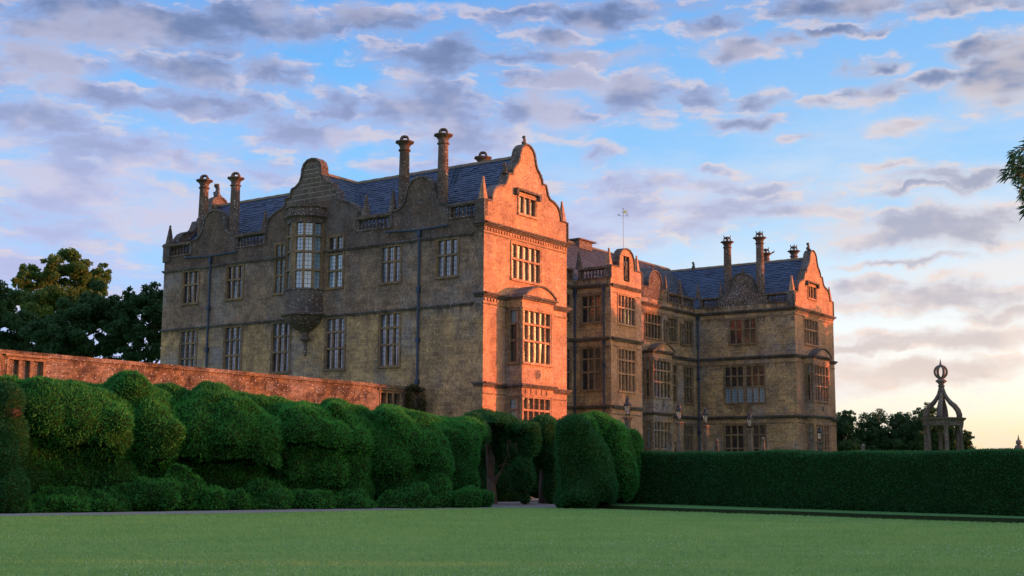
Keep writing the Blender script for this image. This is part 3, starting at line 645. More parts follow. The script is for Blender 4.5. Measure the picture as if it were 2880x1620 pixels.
# ashlar blocks of the oriel gable, each proud of pale joints
mbk = MB(); z = 16.98
jb = MB(); bl = []
def half(prof, z):
    for (d0, a), (d1, b) in zip(prof, prof[1:]):
        if b > a and a <= z <= b: return d0 + (d1 - d0) * (z - a) / (b - a)
    return 0
BLK = {}
r_ = 0
while z < 19.3:
    h = random.choice((.25, .28, .31)); w = min(half(ORI, z + .02), half(ORI, z + h)) - .1
    u = -w + (0 if r_ % 2 else 0)
    first = True
    while u < w - .12:
        L = random.choice((.34, .46, .58, .70)) * (.6 if first and r_ % 2 else 1); L = min(L, w - u)
        if w - u - L < .18: L = w - u
        key = (round(L, 2), h)
        if key not in BLK:
            q = MB(); a_, b_ = -L / 2 + .018, L / 2 - .018; c_, d_ = -h / 2 + .018, h / 2 - .018
            q.add([(0, a_, c_), (0, b_, c_), (0, b_, d_), (0, a_, d_), (-.028, a_ + .012, c_ + .012), (-.028, b_ - .012, c_ + .012), (-.028, b_ - .012, d_ - .012), (-.028, a_ + .012, d_ - .012)],
                  [(4, 5, 6, 7), (0, 1, 5, 4), (1, 2, 6, 5), (2, 3, 7, 6), (3, 0, 4, 7)])
            me = q.mesh('stone_block'); me.materials.append(M['block']); BLK[key] = me
        link('stone_block', BLK[key], None, og, (-.004 - random.uniform(0, .012), 12.35 + u + L / 2, z + h / 2))
        jb.pbox(LN, 12.35 + u + .002, 12.35 + u + L - .002, 0.0015, .0035, z + .001, z + h - .001)
        u += L; first = False
    z += h; r_ += 1
jb.build('mortar_bed', M['mortar'], og, kind=None)

# ---- oriel bow window
OC = Vector((0, 12.45, 0))
orl = MB()
orl.lathe(OC, [(.05, 8.15), (.10, 8.2), (.13, 8.95), (.30, 9.0), (.36, 9.08), (.34, 9.16), (.22, 9.2), (.24, 9.42), (.34, 9.52), (.66, 9.66), (1.02, 9.92), (1.22, 10.16), (1.28, 10.30), (1.44, 10.36), (1.46, 10.44), (1.40, 10.50), (1.27, 10.54), (1.25, 11.74), (1.31, 11.78), (1.31, 11.86), (1.2, 11.87)], 40)
ob = orl.build('oriel_base', M['dark_stone'], house, smooth=False)
ot = MB(); ot.lathe(OC, [(1.0, 15.60), (1.25, 15.60), (1.25, 15.84), (1.30, 15.90), (1.43, 15.98), (1.43, 16.05), (1.32, 16.09), (1.31, 16.44), (1.40, 16.50), (1.40, 16.57), (0.01, 16.68)], 40)
ot.build('oriel_cap', M['dark_stone'], house)
fm = MB()
def arc(mb, f0, f1, r0, r1, z0, z1, n=3):
    for k in range(n):
        a, b = f0 + (f1 - f0) * k / n, f0 + (f1 - f0) * (k + 1) / n
        vs = [(OC.x - r * cos(t), OC.y + r * sin(t), z) for t in (a, b) for r in (r0, r1) for z in (z0, z1)]
        mb.add(vs, MB.BF)
edges = []; cen = [-70.5, -44.5, -19.5, 19.5, 44.5, 70.5]; hwid = 9.8
cur = -92
for c in cen:
    arc(fm, rad(cur), rad(c - hwid), 1.06, 1.245, 11.872, 15.598); cur = c + hwid
arc(fm, rad(cur), rad(92), 1.06, 1.245, 11.872, 15.598)
ow = fm.build('window', M['trim_stone'], house, label='bowed oriel window with six tall lights')
OR = [11.872, 12.9, 13.94, 14.84, 15.598]
for c in cen:
    for t in OR[1:-1]: tr = MB(); arc(tr, rad(c - hwid - 1), rad(c + hwid + 1), 1.08, 1.262, t - .055, t + .055, 2); tr.build('transom', M['trim_stone'], ow)
lc = MB()
for c in cen:
    t = rad(c); Upl = Vector((sin(t), cos(t), 0)); Npl = Vector((-cos(t), sin(t), 0)); q = PL(OC + Npl * 1.10, Upl, Npl); hwm = 1.10 * sin(rad(hwid))
    for k, (a, b) in enumerate(zip(OR, OR[1:])):
        mb = MB(); mb.pbox(q, -hwm, hwm, -.01, 0, a + .03, b - .03); mb.build('pane', M['glass_pale'], ow)
        lc.pbox(q, -.01, .01, .001, .012, a, b)
        for j in range(1, 4): zz_ = a + (b - a) * j / 4; lc.pbox(q, -hwm, hwm, .001, .013, zz_ - .009, zz_ + .009)
lc.build('lead_came', M['came'], ow, kind='stuff')

# ---- balustrades, obelisks
bp_ = MB(); bp_.lathe((0, 0, 0), [(.075, 0), (.075, .05), (.045, .08), (.06, .16), (.085, .24), (.06, .34), (.04, .42), (.045, .48), (.07, .52), (.07, .60)], 8)
BAL = bp_.mesh('baluster', True); BAL.materials.append(M['dark_stone'])
def balustrade(pl, u0, u1, posts=True, zt=15.7):
    mb = MB(); mb.pbox(pl, u0, u1, -.30, .06, 14.87, 14.96); mb.pbox(pl, u0, u1, -.34, .12, zt - .14, zt); mb.pbox(pl, u0, u1, -.28, .05, zt - .19, zt - .141)
    for a in ((u0, u0 + .22), (u1 - .22, u1)): mb.pbox(pl, a[0], a[1], -.28, .04, 14.961, zt - .191)
    b = mb.build('balustrade', M['dark_stone'], house)
    n = max(2, int(round((u1 - u0 - .44) / .27)))
    for i in range(n): link('baluster', BAL, None, b, pl.p(u0 + .22 + (u1 - u0 - .44) * (i + .5) / n, -.12, 14.93))
balustrade(LN, 22.31, 24.95); balustrade(LN, 15.85, 18.49); balustrade(LN, 6.21, 8.85); balustrade(LN, -.02, 2.39)
balustrade(LF, -.02, 2.47); balustrade(LF, 6.29, 8.05); balustrade(RC, 35.46, 37.9); balustrade(RC, 37.91, 39.9); balustrade(RC, 27.0, 31.54); balustrade(RC, 8.3, 12.7); balustrade(RC, 16.7, 21.8)
balustrade(PS, 5.56, 8.1); balustrade(PL((26.2, 0, 0), (0, 1, 0), (1, 0, 0)), 5.56, 8.1)
ob_ = MB(); ob_.lathe((0, 0, 0), [(.30, 0), (.30, .08), (.25, .1), (.07, 1.12), (.06, 1.17), (.09, 1.2), (.0, 1.30)], 4, rot=pi / 4)
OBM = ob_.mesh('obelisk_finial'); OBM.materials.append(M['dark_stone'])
OBL = ob_.mesh('obelisk_finial'); OBL.materials.append(M['lit_stone'])  # lit copy for sunny finials, sunlight put into the stone colour
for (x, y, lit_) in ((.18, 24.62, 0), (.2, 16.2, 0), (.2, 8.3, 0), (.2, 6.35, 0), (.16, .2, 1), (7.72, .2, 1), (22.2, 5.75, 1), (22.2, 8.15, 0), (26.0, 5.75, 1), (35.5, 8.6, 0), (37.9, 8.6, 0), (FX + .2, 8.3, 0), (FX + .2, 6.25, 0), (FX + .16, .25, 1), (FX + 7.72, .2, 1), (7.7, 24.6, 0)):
    o = link('obelisk_finial', OBL if lit_ else OBM, None, house, (x, y, 15.70)); 

# ---- roofs
def roof(name, mat, e0, e1, r0, r1, exposure=.205, width=.30, skip=None):
    """one slope: eaves e0-e1, ridge r0-r1; courses of single slates"""
    e0, e1, r0, r1 = map(Vector, (e0, e1, r0, r1)); S_ = (r0 - e0).length; n = int(S_ / exposure); nrm = (e1 - e0).cross(r0 - e0).normalized()
    if nrm.z < 0: nrm = -nrm
    vs = []; fs = []
    for i in range(n + 1):
        t0, t1 = i / (n + .5), min((i + 1.25) / (n + .5), 1.0); a0, a1 = e0.lerp(r0, t0), e1.lerp(r1, t0); b0, b1 = e0.lerp(r0, t1), e1.lerp(r1, t1)
        L = (a1 - a0).length
        if L < .1: continue
        u = -random.random() * width
        while u < L:
            w = width * random.uniform(.75, 1.25); ua, ub = max(u, 0) / L, min(u + w, L) / L; u += w
            if ub - ua < .002: continue
            k = len(vs); h = random.uniform(.018, .05); s_ = random.uniform(-.018, .018)
            gap = .006 / L
            ua += gap; ub -= gap; dn = (e0 - r0).normalized() * s_
            A, B = a0.lerp(a1, ua) + dn, a0.lerp(a1, ub) + dn; C_, D_ = b0.lerp(b1, ub), b0.lerp(b1, ua)
            vs += [A + nrm * h, B + nrm * h, C_ + nrm * .004, D_ + nrm * .004, A - nrm * .02, B - nrm * .02]
            fs += [(k, k + 1, k + 2, k + 3), (k, k + 4, k + 5, k + 1)]
    mb = MB(); mb.v = [tuple(v) for v in vs]; mb.f = fs
    base = MB(); base.extrude([e0, e1, r1, r0], nrm * -.06); rb = base.build(name, M['dark_room'] if False else mat, house, recalc=False)
    o = mb.build('slate_course', mat, rb, recalc=False, kind='stuff'); return rb
RZ = 18.86; EZ = 14.95
def wing_roof(x0):
    a, m, b = x0 + .42, x0 + 3.95, x0 + 7.48
    roof('roof', M['slate'], (a, .42, EZ), (a, 24.4, EZ), (m, .42, RZ), (m, 24.4, RZ)); roof('roof', M['slate'], (b, .42, EZ), (b, 24.4, EZ), (m, .42, RZ), (m, 24.4, RZ))
    rt = MB(); y = .42; k = 0
    while y < 24.3:
        rt.extrude([(m - .16, y + .01, RZ - .1), (m, y + .01, RZ + .09 + .01 * (k % 2)), (m + .16, y + .01, RZ - .1)], (0, .44, 0)); y += .45; k += 1
    rt.build('ridge_tiles', M['ridge'], house, kind='stuff')
wing_roof(0); wing_roof(FX)
# cross roof behind the oriel gable (both wings), long roof of the main body
roof('roof', M['slate'], (.42, 8.95, EZ), (3.95, 8.95, EZ), (.42, 12.35, RZ), (3.95, 12.35, RZ)); roof('roof', M['slate'], (.42, 15.75, EZ), (3.95, 15.75, EZ), (.42, 12.35, RZ), (3.95, 12.35, RZ))
rt = MB(); x = .42
while x < 3.9: rt.extrude([(x, 12.19, RZ - .1), (x, 12.35, RZ + .09), (x, 12.51, RZ - .1)], (.44, 0, 0)); x += .45
rt.build('ridge_tiles', M['ridge'], house, kind='stuff')
roof('roof', M['tile'], (5, 8.75, EZ), (43, 8.75, EZ), (5, 12.4, RZ), (43, 12.4, RZ)); roof('roof', M['tile'], (5, 16.05, EZ), (43, 16.05, EZ), (5, 12.4, RZ), (43, 12.4, RZ), .5, .6)
rt = MB(); x = 4.2
while x < 43: rt.extrude([(x, 12.24, RZ - .1), (x, 12.4, RZ + .09), (x, 12.56, RZ - .1)], (.44, 0, 0)); x += .45
rt.build('ridge_tiles', M['ridge'], house, kind='stuff')
# lead flats behind the parapets
mb = MB(); mb.box(.02, 7.88, .05, 24.75, 14.80, 14.90); mb.box(FX + .02, FX + 7.88, .05, 24.75, 14.80, 14.90); mb.box(7.9, FX, 8.42, 16.3, 14.80, 14.88); mb.box(22.02, 26.18, 5.52, 8.4, 14.80, 14.88)
mb.build('lead_flat', M['lead'], house)
vl = MB(); vl.tube([(.5, 8.98, EZ + .06), (3.93, 12.33, RZ + .04)], .05, 6); vl.build('lead_valley', M['lead'], house)
# roof ladder
ld = MB()
A, B, C_, D_ = Vector((3.92, 4.93, 18.93)), Vector((2.66, 4.37, 17.5)), Vector((3.92, 4.60, 18.93)), Vector((2.63, 4.11, 17.5))
ld.tube([A, B], .022, 6); ld.tube([C_, D_], .022, 6)
for i in range(1, 8): ld.tube([A.lerp(B, i / 8), C_.lerp(D_, i / 8)], .016, 5)
ld.build('roof_ladder', M['lead'], house)

# ---- chimneys
def chimney(x, y, z0, zc, style=0, sr=.29):
    mb = MB(); mb.lathe((x, y, 0), [(sr + .1, z0), (sr + .1, z0 + .3), (sr + .02, z0 + .42), (sr + .01, (z0 + zc) / 2), (sr - .02, zc - .50), (sr + .05, zc - .47), (sr + .05, zc - .41), (sr - .02, zc - .38), (sr - .01, zc - .22), (sr + .06, zc - .14)], 18)
    s = mb.build('chimney', M['dark_stone'], house, smooth=False)
    cp = MB(); cp.lathe((x, y, 0), [(sr - .01, zc - .16), (sr + .06, zc - .11), (sr + .22, zc - .02), (.54, zc), (.54, zc + .05), (.40, zc + .07), (.30, zc + .07)], 8, rot=rad(22)); cp.build('chimney_cap', M['dark_stone'], s)
    cr = MB()
    if style == 0:
        for a in (rad(80), rad(170)):
            pts = [(x + .30 * cos(t) * cos(a), y + .30 * cos(t) * sin(a), zc + .07 + .30 * sin(t)) for t in np.linspace(0, pi, 9)]; cr.tube(pts, .058, 7)
        cr.lathe((x, y, zc + .29), [(.19, 0), (.2, .06), (.12, .10), (0.01, .11)], 14)
    else:
        for k in range(4):
            a = rad(35 + 90 * k); cr.tube([(x + .27 * cos(a), y + .27 * sin(a), zc + .05), (x + .26 * cos(a), y + .26 * sin(a), zc + .26), (x + .14 * cos(a), y + .14 * sin(a), zc + .36)], .05, 6)
            if style == 2 or k % 2: cr.tube([(x + .22 * cos(a), y + .22 * sin(a), zc + .34), (x + .27 * cos(a), y + .27 * sin(a), zc + .56)], [.05, .03], 5)
        cr.lathe((x, y, zc + .28), [(.25, 0), (.27, .06), (.18, .14), (.08, .17), (.01, .18)], 12)
    cr.build('chimney_crown', M['string_stone'], s)
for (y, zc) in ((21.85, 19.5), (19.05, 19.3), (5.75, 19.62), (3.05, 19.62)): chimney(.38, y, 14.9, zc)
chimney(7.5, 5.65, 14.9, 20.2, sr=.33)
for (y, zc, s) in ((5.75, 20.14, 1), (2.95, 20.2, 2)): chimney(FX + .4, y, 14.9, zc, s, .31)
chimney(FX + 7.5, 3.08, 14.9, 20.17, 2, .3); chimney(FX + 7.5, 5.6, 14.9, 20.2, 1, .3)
mb = MB(); mb.box(28.4, 30.2, 12.0, 12.8, 18.5, 19.12); mb.box(28.2, 30.6, 11.85, 12.95, 19.12, 19.22); mb.box(29.0, 30.4, 12.1, 12.7, 19.22, 19.28); mb.build('low_chimney_stack', M['dark_stone'], house)

# ---- statues and finials
def remeshed(mb, name, mat, parent=None, vox=.03, smooth=2):
    o = bpy.data.objects.new('tmp', mb.mesh('tmp')); COL.objects.link(o)
    r = o.modifiers.new('r', 'REMESH'); r.mode = 'VOXEL'; r.voxel_size = vox
    if smooth: s = o.modifiers.new('s', 'SMOOTH'); s.factor = .5; s.iterations = smooth
    dg = bpy.context.evaluated_depsgraph_get(); dg.update(); me = bpy.data.meshes.new_from_object(o.evaluated_get(dg)); bpy.data.objects.remove(o)
    me.materials.clear(); me.materials.append(mat); me.name = name; return me
def ball(mb, c, r, sz=1.0): mb.lathe((c[0], c[1], c[2]), [(r * max(sin(t), .02), -r * sz * cos(t)) for t in np.linspace(0, pi, 7)], 10)
def crouching(h=.55):
    m = MB(); m.lathe((0, 0, 0), [(.16, 0), (.16, .07), (.12, .09)], 8); m.tube([(0, 0, .06), (.02, 0, .2), (.0, 0, .36)], [.11, .09, .075], 8); ball(m, (.02, 0, .45), .075, 1.1)
    m.tube([(.02, .08, .36), (.12, .09, .28), (.1, .03, .2)], .03, 6); m.tube([(.02, -.08, .36), (.1, -.1, .42), (.05, -.09, .52)], .03, 6)
    m.tube([(0, .07, .14), (.13, .09, .16), (.1, .07, .06)], .045, 6); m.tube([(0, -.07, .14), (.13, -.09, .16), (.1, -.07, .06)], .045, 6)
    return remeshed(m, 'gable_figure', M['string_stone'], vox=.022)
FIG = crouching()
for (x, y, z, sc) in ((3.95, .2, 19.47, 1.0), (5.58, .2, 17.5, 1.15), (2.1, .2, 17.5, 1.1), (3.95, 24.6, 19.47, 1.7), (FX + 3.6, .2, 19.45, 1.15), (FX + 5.5, .2, 17.5, .9), (FX + 3.95, 10.6, 18.9, 1.1), (33.5, 8.6, 17.12, .7), (FX + .2, 4.38, 17.48, .7)):
    o = link('gable_figure', FIG, None, house, (x, y, z)); o.scale = (sc,) * 3; o.rotation_euler.z = random.uniform(2.5, 5.5)
def standing():
    m = MB(); m.lathe((0, 0, 0), [(.2, 0), (.2, .08), (.16, .1)], 8)
    m.tube([(-.09, 0, .08), (-.10, -.02, .42), (-.08, 0, .80)], [.07, .085, .11], 8); m.tube([(.1, -.04, .08), (.09, -.06, .42), (.07, 0, .80)], [.07, .085, .11], 8)
    m.tube([(0, 0, .76), (0, .0, 1.0), (0, 0, 1.22), (0, 0, 1.33)], [.15, .14, .18, .09], 10); m.tube([(0, 0, 1.3), (0, -.01, 1.42)], .06, 8); ball(m, (0, -.02, 1.5), .1, 1.25)
    m.tube([(-.19, 0, 1.25), (-.24, -.03, 1.0), (-.16, -.14, .86)], [.06, .05, .045], 7); m.tube([(.19, 0, 1.25), (.25, -.02, 1.0), (.22, -.08, .78)], [.06, .05, .045], 7)
    return remeshed(m, 'niche_statue', M['grey_stone'], vox=.03)
ST = standing()
o = link('niche_statue', ST, None, house, (24.15, 5.62, 14.97)); o.scale = (1.0,) * 3
nb = MB(); nb.box(23.76, 24.54, 5.92, 5.98, 14.9, 16.7); nb.box(23.74, 23.78, 5.5, 5.95, 14.9, 16.65); nb.box(24.52, 24.56, 5.5, 5.95, 14.9, 16.65); nb.box(23.76, 24.54, 5.5, 5.95, 14.87, 14.96); nb.build('statue_niche', M['dark_stone'], house)
for u in (35.12, 37.75):
    nb = MB(); nb.pbox(RC, u - .32, u - .24, .002, .14, 11.85, 13.35); nb.pbox(RC, u + .24, u + .32, .002, .14, 11.85, 13.35); nb.pbox(RC, u - .32, u + .32, .002, .16, 11.75, 11.85); nb.pbox(RC, u - .32, u + .32, .002, .16, 13.35, 13.45)
    nb.build('statue_niche', M['trim_stone'], house); o = link('niche_statue', ST, None, house, RC.p(u, .1, 11.85)); o.scale = (.8, .8, .9)

# ---- downpipes and gutters
def pipe(pts, r, hoppers=()):
    mb = MB(); mb.tube(pts, r, 8)
    for h in hoppers: mb.box(h[0] - .10, h[0] + .10, h[1] - .10, h[1] + .10, h[2] - .12, h[2] + .12)
    mb.build('downpipe', M['lead'], house)
pipe([(-.10, 20.5, 14.6), (-.10, 20.5, G)], .06, [(-.1, 20.5, 14.3), (-.1, 20.5, 11.4), (-.1, 20.5, 8.9)])
pipe([(-.10, 4.22, 14.5), (-.10, 4.22, G)], .065, [(-.1, 4.22, 14.3), (-.1, 4.22, 11.3), (-.1, 4.22, 8.6), (-.1, 4.22, 6.4)])
mb = MB(); mb.tube([(-.12, 22.9, 14.70), (-.12, 20.5, 14.58), (-.12, 18.15, 14.66)], .05, 6); mb.build('gutter', M['lead'], house); mb = MB(); mb.tube([(-.12, 6.57, 14.62), (-.12, 4.2, 14.5), (-.12, 2.26, 14.56)], .05, 6); mb.build('gutter', M['lead'], house)
pipe([(21.86, 8.28, 14.3), (21.86, 8.28, G)], .06, [(21.86, 8.28, 14.1)]); pipe([(21.93, 6.02, 14.2), (21.93, 6.02, G)], .055, [(21.93, 6.02, 14.15), (21.93, 6.02, 10.5), (21.93, 6.02, 8.9)])
pipe([(FX - .12, 8.2, 14.2), (FX - .12, 8.2, G)], .07, [(FX - .12, 8.2, 14.1), (FX - .12, 8.2, 9.2), (FX - .12, 8.2, 5.0)])

# ---- weather vane
wv = MB(); vx, vy = 24.6, 6.0; wv.tube([(vx, vy, 17.0), (vx, vy, 20.12)], .013, 6)
Hh = Vector((Rv.x, Rv.y, 0)).normalized(); c = Vector((vx, vy, 19.62))
wv.tube([c - Hh * .24, c + Hh * .24], .010, 5)
def strokes(mb, origin, pts, s, r=.012):
    for a, b in pts: mb.tube([origin + Hh * a[0] * s + Vector((0, 0, a[1] * s)), origin + Hh * b[0] * s + Vector((0, 0, b[1] * s))], r, 5)
wv.tube([Vector((vx, vy, 20.12)) - Hh * .07, Vector((vx, vy, 20.12)) + Hh * .07], .01, 5); wv.tube([Vector((vx, vy, 20.05)) - Hh * .05, Vector((vx, vy, 20.2)) + Hh * .05], .01, 5)
wv.tube([c + Vector((0, 0, .27)) - Hh * .15, c + Vector((0, 0, .27)) + Hh * .03], .012, 5)
wvo = wv.build('weather_vane', M['iron'], house, label='weather vane on the porch gable with letters W and E')
lw_ = MB(); strokes(lw_, c - Hh * .38, [((0, 1), (.25, 0)), ((.25, 0), (.5, .7)), ((.5, .7), (.75, 0)), ((.75, 0), (1, 1))], .14); lw_.build('letter_w', M['iron'], wvo)
le_ = MB(); strokes(le_, c + Hh * .25, [((0, 0), (0, 1)), ((0, 0), (.8, 0)), ((0, .5), (.6, .5)), ((0, 1), (.8, 1))], .14); le_.build('letter_e', M['iron'], wvo)
fl = MB(); fo = c + Vector((0, 0, .16)); fl.extrude([fo + Hh * .03, fo + Hh * .26 + Vector((0, 0, .05)), fo + Hh * .27 + Vector((0, 0, .26)), fo + Hh * .20 + Vector((0, 0, .22)), fo + Hh * .03 + Vector((0, 0, .22))], Bv * .01); fl.build('flag', M['gilt'], wvo)
tb = MB(); tb.box(24.2, 24.9, 5.55, 5.95, 17.05, 17.17); tb.build('coping_block', M['string_stone'], house)

# ================================================================== foliage tools
def mesh_arrays(me):
    me.calc_loop_triangles(); v = np.empty(len(me.vertices) * 3); me.vertices.foreach_get('co', v); t = np.empty(len(me.loop_triangles) * 3, dtype=np.int32); me.loop_triangles.foreach_get('vertices', t)
    return v.reshape(-1, 3), t.reshape(-1, 3)
def sample(v, t, n):
    a, b, c = v[t[:, 0]], v[t[:, 1]], v[t[:, 2]]; nr = np.cross(b - a, c - a); ar = np.linalg.norm(nr, axis=1); nr = nr / np.maximum(ar, 1e-9)[:, None]
    i = rng.choice(len(t), n, p=ar / ar.sum()); r1 = np.sqrt(rng.random(n))[:, None]; r2 = rng.random(n)[:, None]
    return a[i] * (1 - r1) + b[i] * (r1 * (1 - r2)) + c[i] * (r1 * r2), nr[i]
def tufts(p, nr, ln, wd, spread=.75):
    """small pointed sprays that lean out of a surface: one kite (4 corners) each"""
    n = len(p); d = nr + rng.normal(0, spread, (n, 3)) + np.array([0, 0, .25]); d /= np.linalg.norm(d, axis=1)[:, None]
    s = np.cross(d, rng.normal(0, 1, (n, 3))); s /= np.maximum(np.linalg.norm(s, axis=1), 1e-6)[:, None]
    L = (ln * rng.uniform(.5, 1.4, n))[:, None]; Wd = (wd * rng.uniform(.6, 1.3, n))[:, None]
    p0 = p - d * L * .35; q = p + d * L * .25
    v = np.stack([p0, q + s * Wd, p + d * L, q - s * Wd], 1).reshape(-1, 3); f = np.arange(n * 4).reshape(-1, 4); return v, f
def area(v, t):
    return np.linalg.norm(np.cross(v[t[:, 1]] - v[t[:, 0]], v[t[:, 2]] - v[t[:, 0]]), axis=1).sum() / 2
from mathutils import noise as mnoise
def finish(name, me, mat, dens, ln, wd, label, cat, group=None, core='yew_core', lump=.10, parent=None, lumpscale=.75):
    v, t = mesh_arrays(me)
    if lump:
        nr = np.zeros_like(v)
        for k in range(3): np.add.at(nr, t[:, k], np.cross(v[t[:, 1]] - v[t[:, 0]], v[t[:, 2]] - v[t[:, 0]]))
        nr /= np.maximum(np.linalg.norm(nr, axis=1), 1e-9)[:, None]
        dd = np.array([mnoise.noise(Vector(x) * lumpscale) * lump * 1.3 + mnoise.noise(Vector(x) * lumpscale * 2.7) * lump * .6 + mnoise.noise(Vector(x) * lumpscale * 8) * lump * .22 for x in v])
        v = v + nr * dd[:, None]
    a = area(v, t); n = int(a * dens); p, nn = sample(v, t, n); keep = (p[:, 2] > G + .02) & (nn[:, 2] > -.85)
    view = np.array(CAM)[None] - p; view /= np.linalg.norm(view, axis=1)[:, None]; fac = (nn * view).sum(1); keep &= (fac > -.35) | (rng.random(n) < .25)
    p, nn = p[keep], nn[keep]; tv, tf = tufts(p, nn, ln, wd)
    # core triangles are written as quads with a doubled last corner so that one array holds both
    me2 = bpy.data.meshes.new(name); V = np.vstack([v, tv]).astype(np.float32); nt, nq = len(t), len(tf)
    lv = np.concatenate([t.ravel(), (tf + len(v)).ravel()]).astype(np.int32)
    ls = np.concatenate([np.arange(nt) * 3, nt * 3 + np.arange(nq) * 4]).astype(np.int32); lt = np.concatenate([np.full(nt, 3), np.full(nq, 4)]).astype(np.int32)
    me2.vertices.add(len(V)); me2.vertices.foreach_set('co', V.ravel()); me2.loops.add(len(lv)); me2.loops.foreach_set('vertex_index', lv)
    me2.polygons.add(nt + nq); me2.polygons.foreach_set('loop_start', ls); me2.polygons.foreach_set('loop_total', lt)
    me2.materials.append(M[core]); me2.materials.append(M[mat]); me2.polygons.foreach_set('material_index', np.concatenate([np.zeros(nt), np.ones(nq)]).astype(np.int32))
    me2.update(calc_edges=True)
    return tag(link(name, me2, None, parent), label, cat, group)
def blobs_mesh(els, vox=.16, smooth=4, lobes=0):
    """els: (center, (side, depth, height) radii, azimuth)"""
    bm = bmesh.new()
    if lobes:                                # irregular folds: smaller lobes budding from the big ones
        rs = random.Random(int(els[0][0].x * 37)); extra = []
        for c, r, a in els:
            for _ in range(int(lobes * (r[0] * r[2]) ** .5 * 3)):
                d = Vector((rs.gauss(-.9, .8), rs.gauss(0, .9), rs.gauss(.15, .7))).normalized(); q = Matrix.Rotation(a, 3, 'Z') @ Vector((d.x * r[1], d.y * r[0], d.z * r[2])); s0 = rs.uniform(.28, .62) * min(1.0, (r[0] * r[2]) ** .5)
                extra.append((c + q * .90, (s0 * rs.uniform(.8, 1.3), s0, s0 * rs.uniform(.7, 1.2)), a))
        els = list(els) + extra
    for c, r, a, *bx in els:
        if bx: bmesh.ops.create_cube(bm, size=1.9, matrix=Matrix.Translation(c) @ Matrix.Rotation(a, 4, 'Z') @ Matrix.Diagonal((r[1], r[0], r[2], 1))); continue
        mtx = Matrix.Translation(c) @ Matrix.Rotation(a, 4, 'Z') @ Matrix.Diagonal((r[1], r[0], r[2], 1)); bmesh.ops.create_icosphere(bm, subdivisions=3, radius=1, matrix=mtx)
    me = bpy.data.meshes.new('t'); bm.to_mesh(me); bm.free(); o = bpy.data.objects.new('t', me); COL.objects.link(o)
    r = o.modifiers.new('r', 'REMESH'); r.mode = 'VOXEL'; r.voxel_size = vox; s = o.modifiers.new('s', 'SMOOTH'); s.factor = .5; s.iterations = smooth
    dg = bpy.context.evaluated_depsgraph_get(); dg.update(); out = bpy.data.meshes.new_from_object(o.evaluated_get(dg)); bpy.data.objects.remove(o); return out
def E(px, py, rx, ry, dist, depth=1.6, *bx):
    c = at(px, py, dist); k = dist * cos(math.atan((px - 1440) / 3690)) / FPX; a = math.atan2(c.y - CAM.y, c.x - CAM.x); return (c, (rx * k, depth, ry * k), a, *bx)
def D0_(px): return (39.5 + max(px, -200) / 1400 * 9.5) / cos(math.atan((px - 1440) / 3690))       # where the foot of the hedge runs

# ================================================================== the billowing yew hedge
def yew(name, els, label, mat='yew', group='billowing yews of the long clipped hedge', dens=560, ln=.10, wd=.017, cat='yew', vox=.15, lump=.20, core='yew_core'):
    x0 = min(e[0] - e[2] for e in els); x1 = max(e[0] + e[2] for e in els); t0 = min(e[1] - e[3] for e in els); dm = max(e[4] for e in els)
    if x1 - x0 > 90 and group and 'billowing' in group and x1 < 1300:           # the mass that ties the lobes together
        els = list(els) + [((x0 + x1) / 2, 1330, (x1 - x0) * .62, 112, dm + .5, 1.8), ((x0 + x1) / 2 + (x1 - x0) * .12, (t0 + 1330) / 2 + 20, (x1 - x0) * .50, (1330 - t0) / 2, dm + .3, 1.7)]
    me = blobs_mesh([E(*e) for e in els], vox, 5, .38 if group and 'billowing' in group else (.6 if not any(len(e) > 6 for e in els) else 0)); return finish(name, me, mat, dens, ln, wd, label, cat, group, core, lump)
def K(px, off=2.6): return D0_(px) + off
yew('clipped_yew', [(12, 1140, 52, 70, K(0, 1.4)), (15, 1260, 62, 110, K(0, 1.2)), (25, 1380, 55, 80, K(0, .9)), (-80, 1200, 110, 150, K(0, 2.2)), (-60, 1360, 120, 110, K(0, 1.6))], 'dark clipped yew at the left edge of the picture with a patch of brown dieback', 'yew_dark')
me = blobs_mesh([E(24, 1158, 30, 20, K(0, .25), .3)], .1); finish('dead_yew_patch', me, 'yew_dry', 620, .085, .02, 'small patch of brown dead foliage on the leftmost dark yew', 'dead foliage', None, 'bark_dark', .12)
yew('clipped_yew', [(105, 1165, 125, 104, K(105, 2.4), 1.9), (215, 1183, 122, 108, K(215, 2.3), 1.9), (300, 1215, 84, 92, K(300, 2.1), 1.8), (160, 1350, 165, 95, K(160, 3.4)), (318, 1330, 60, 70, K(318, 2.9)), (60, 1280, 70, 110, K(60, 3))], 'largest rounded yew of the hedge, second from the left, a broad green dome')
yew('clipped_yew', [(365, 1100, 56, 38, K(365, 3.0)), (425, 1160, 62, 60, K(425, 2.8)), (430, 1218, 82, 98, K(430, 2.3), 1.8), (365, 1190, 50, 90, K(365, 3)), (430, 1350, 95, 85, K(430, 3.6))], 'yew topped by a round knob, just right of the broad left dome')
yew('clipped_yew', [(478, 1124, 50, 34, K(478, 4)), (592, 1142, 72, 56, K(592, 2.8)), (560, 1212, 92, 100, K(560, 2.4), 1.8), (655, 1212, 105, 98, K(655, 2.1), 1.9), (728, 1232, 62, 74, K(728, 1.8), 1.6), (750, 1298, 38, 24, K(750, 1.4), 1.0), (630, 1350, 140, 85, K(630, 3.7)), (770, 1385, 60, 50, K(770, 3.4))], 'wide yew in the middle of the hedge with a hooked lobe on its right side')
yew('clipped_yew', [(762, 1170, 36, 30, K(762, 4)), (798, 1258, 30, 46, K(798, 2.4), .9), (780, 1330, 40, 80, K(780, 3.6))], 'narrow yew lobe squeezed behind the hooked yew', 'yew_dark')
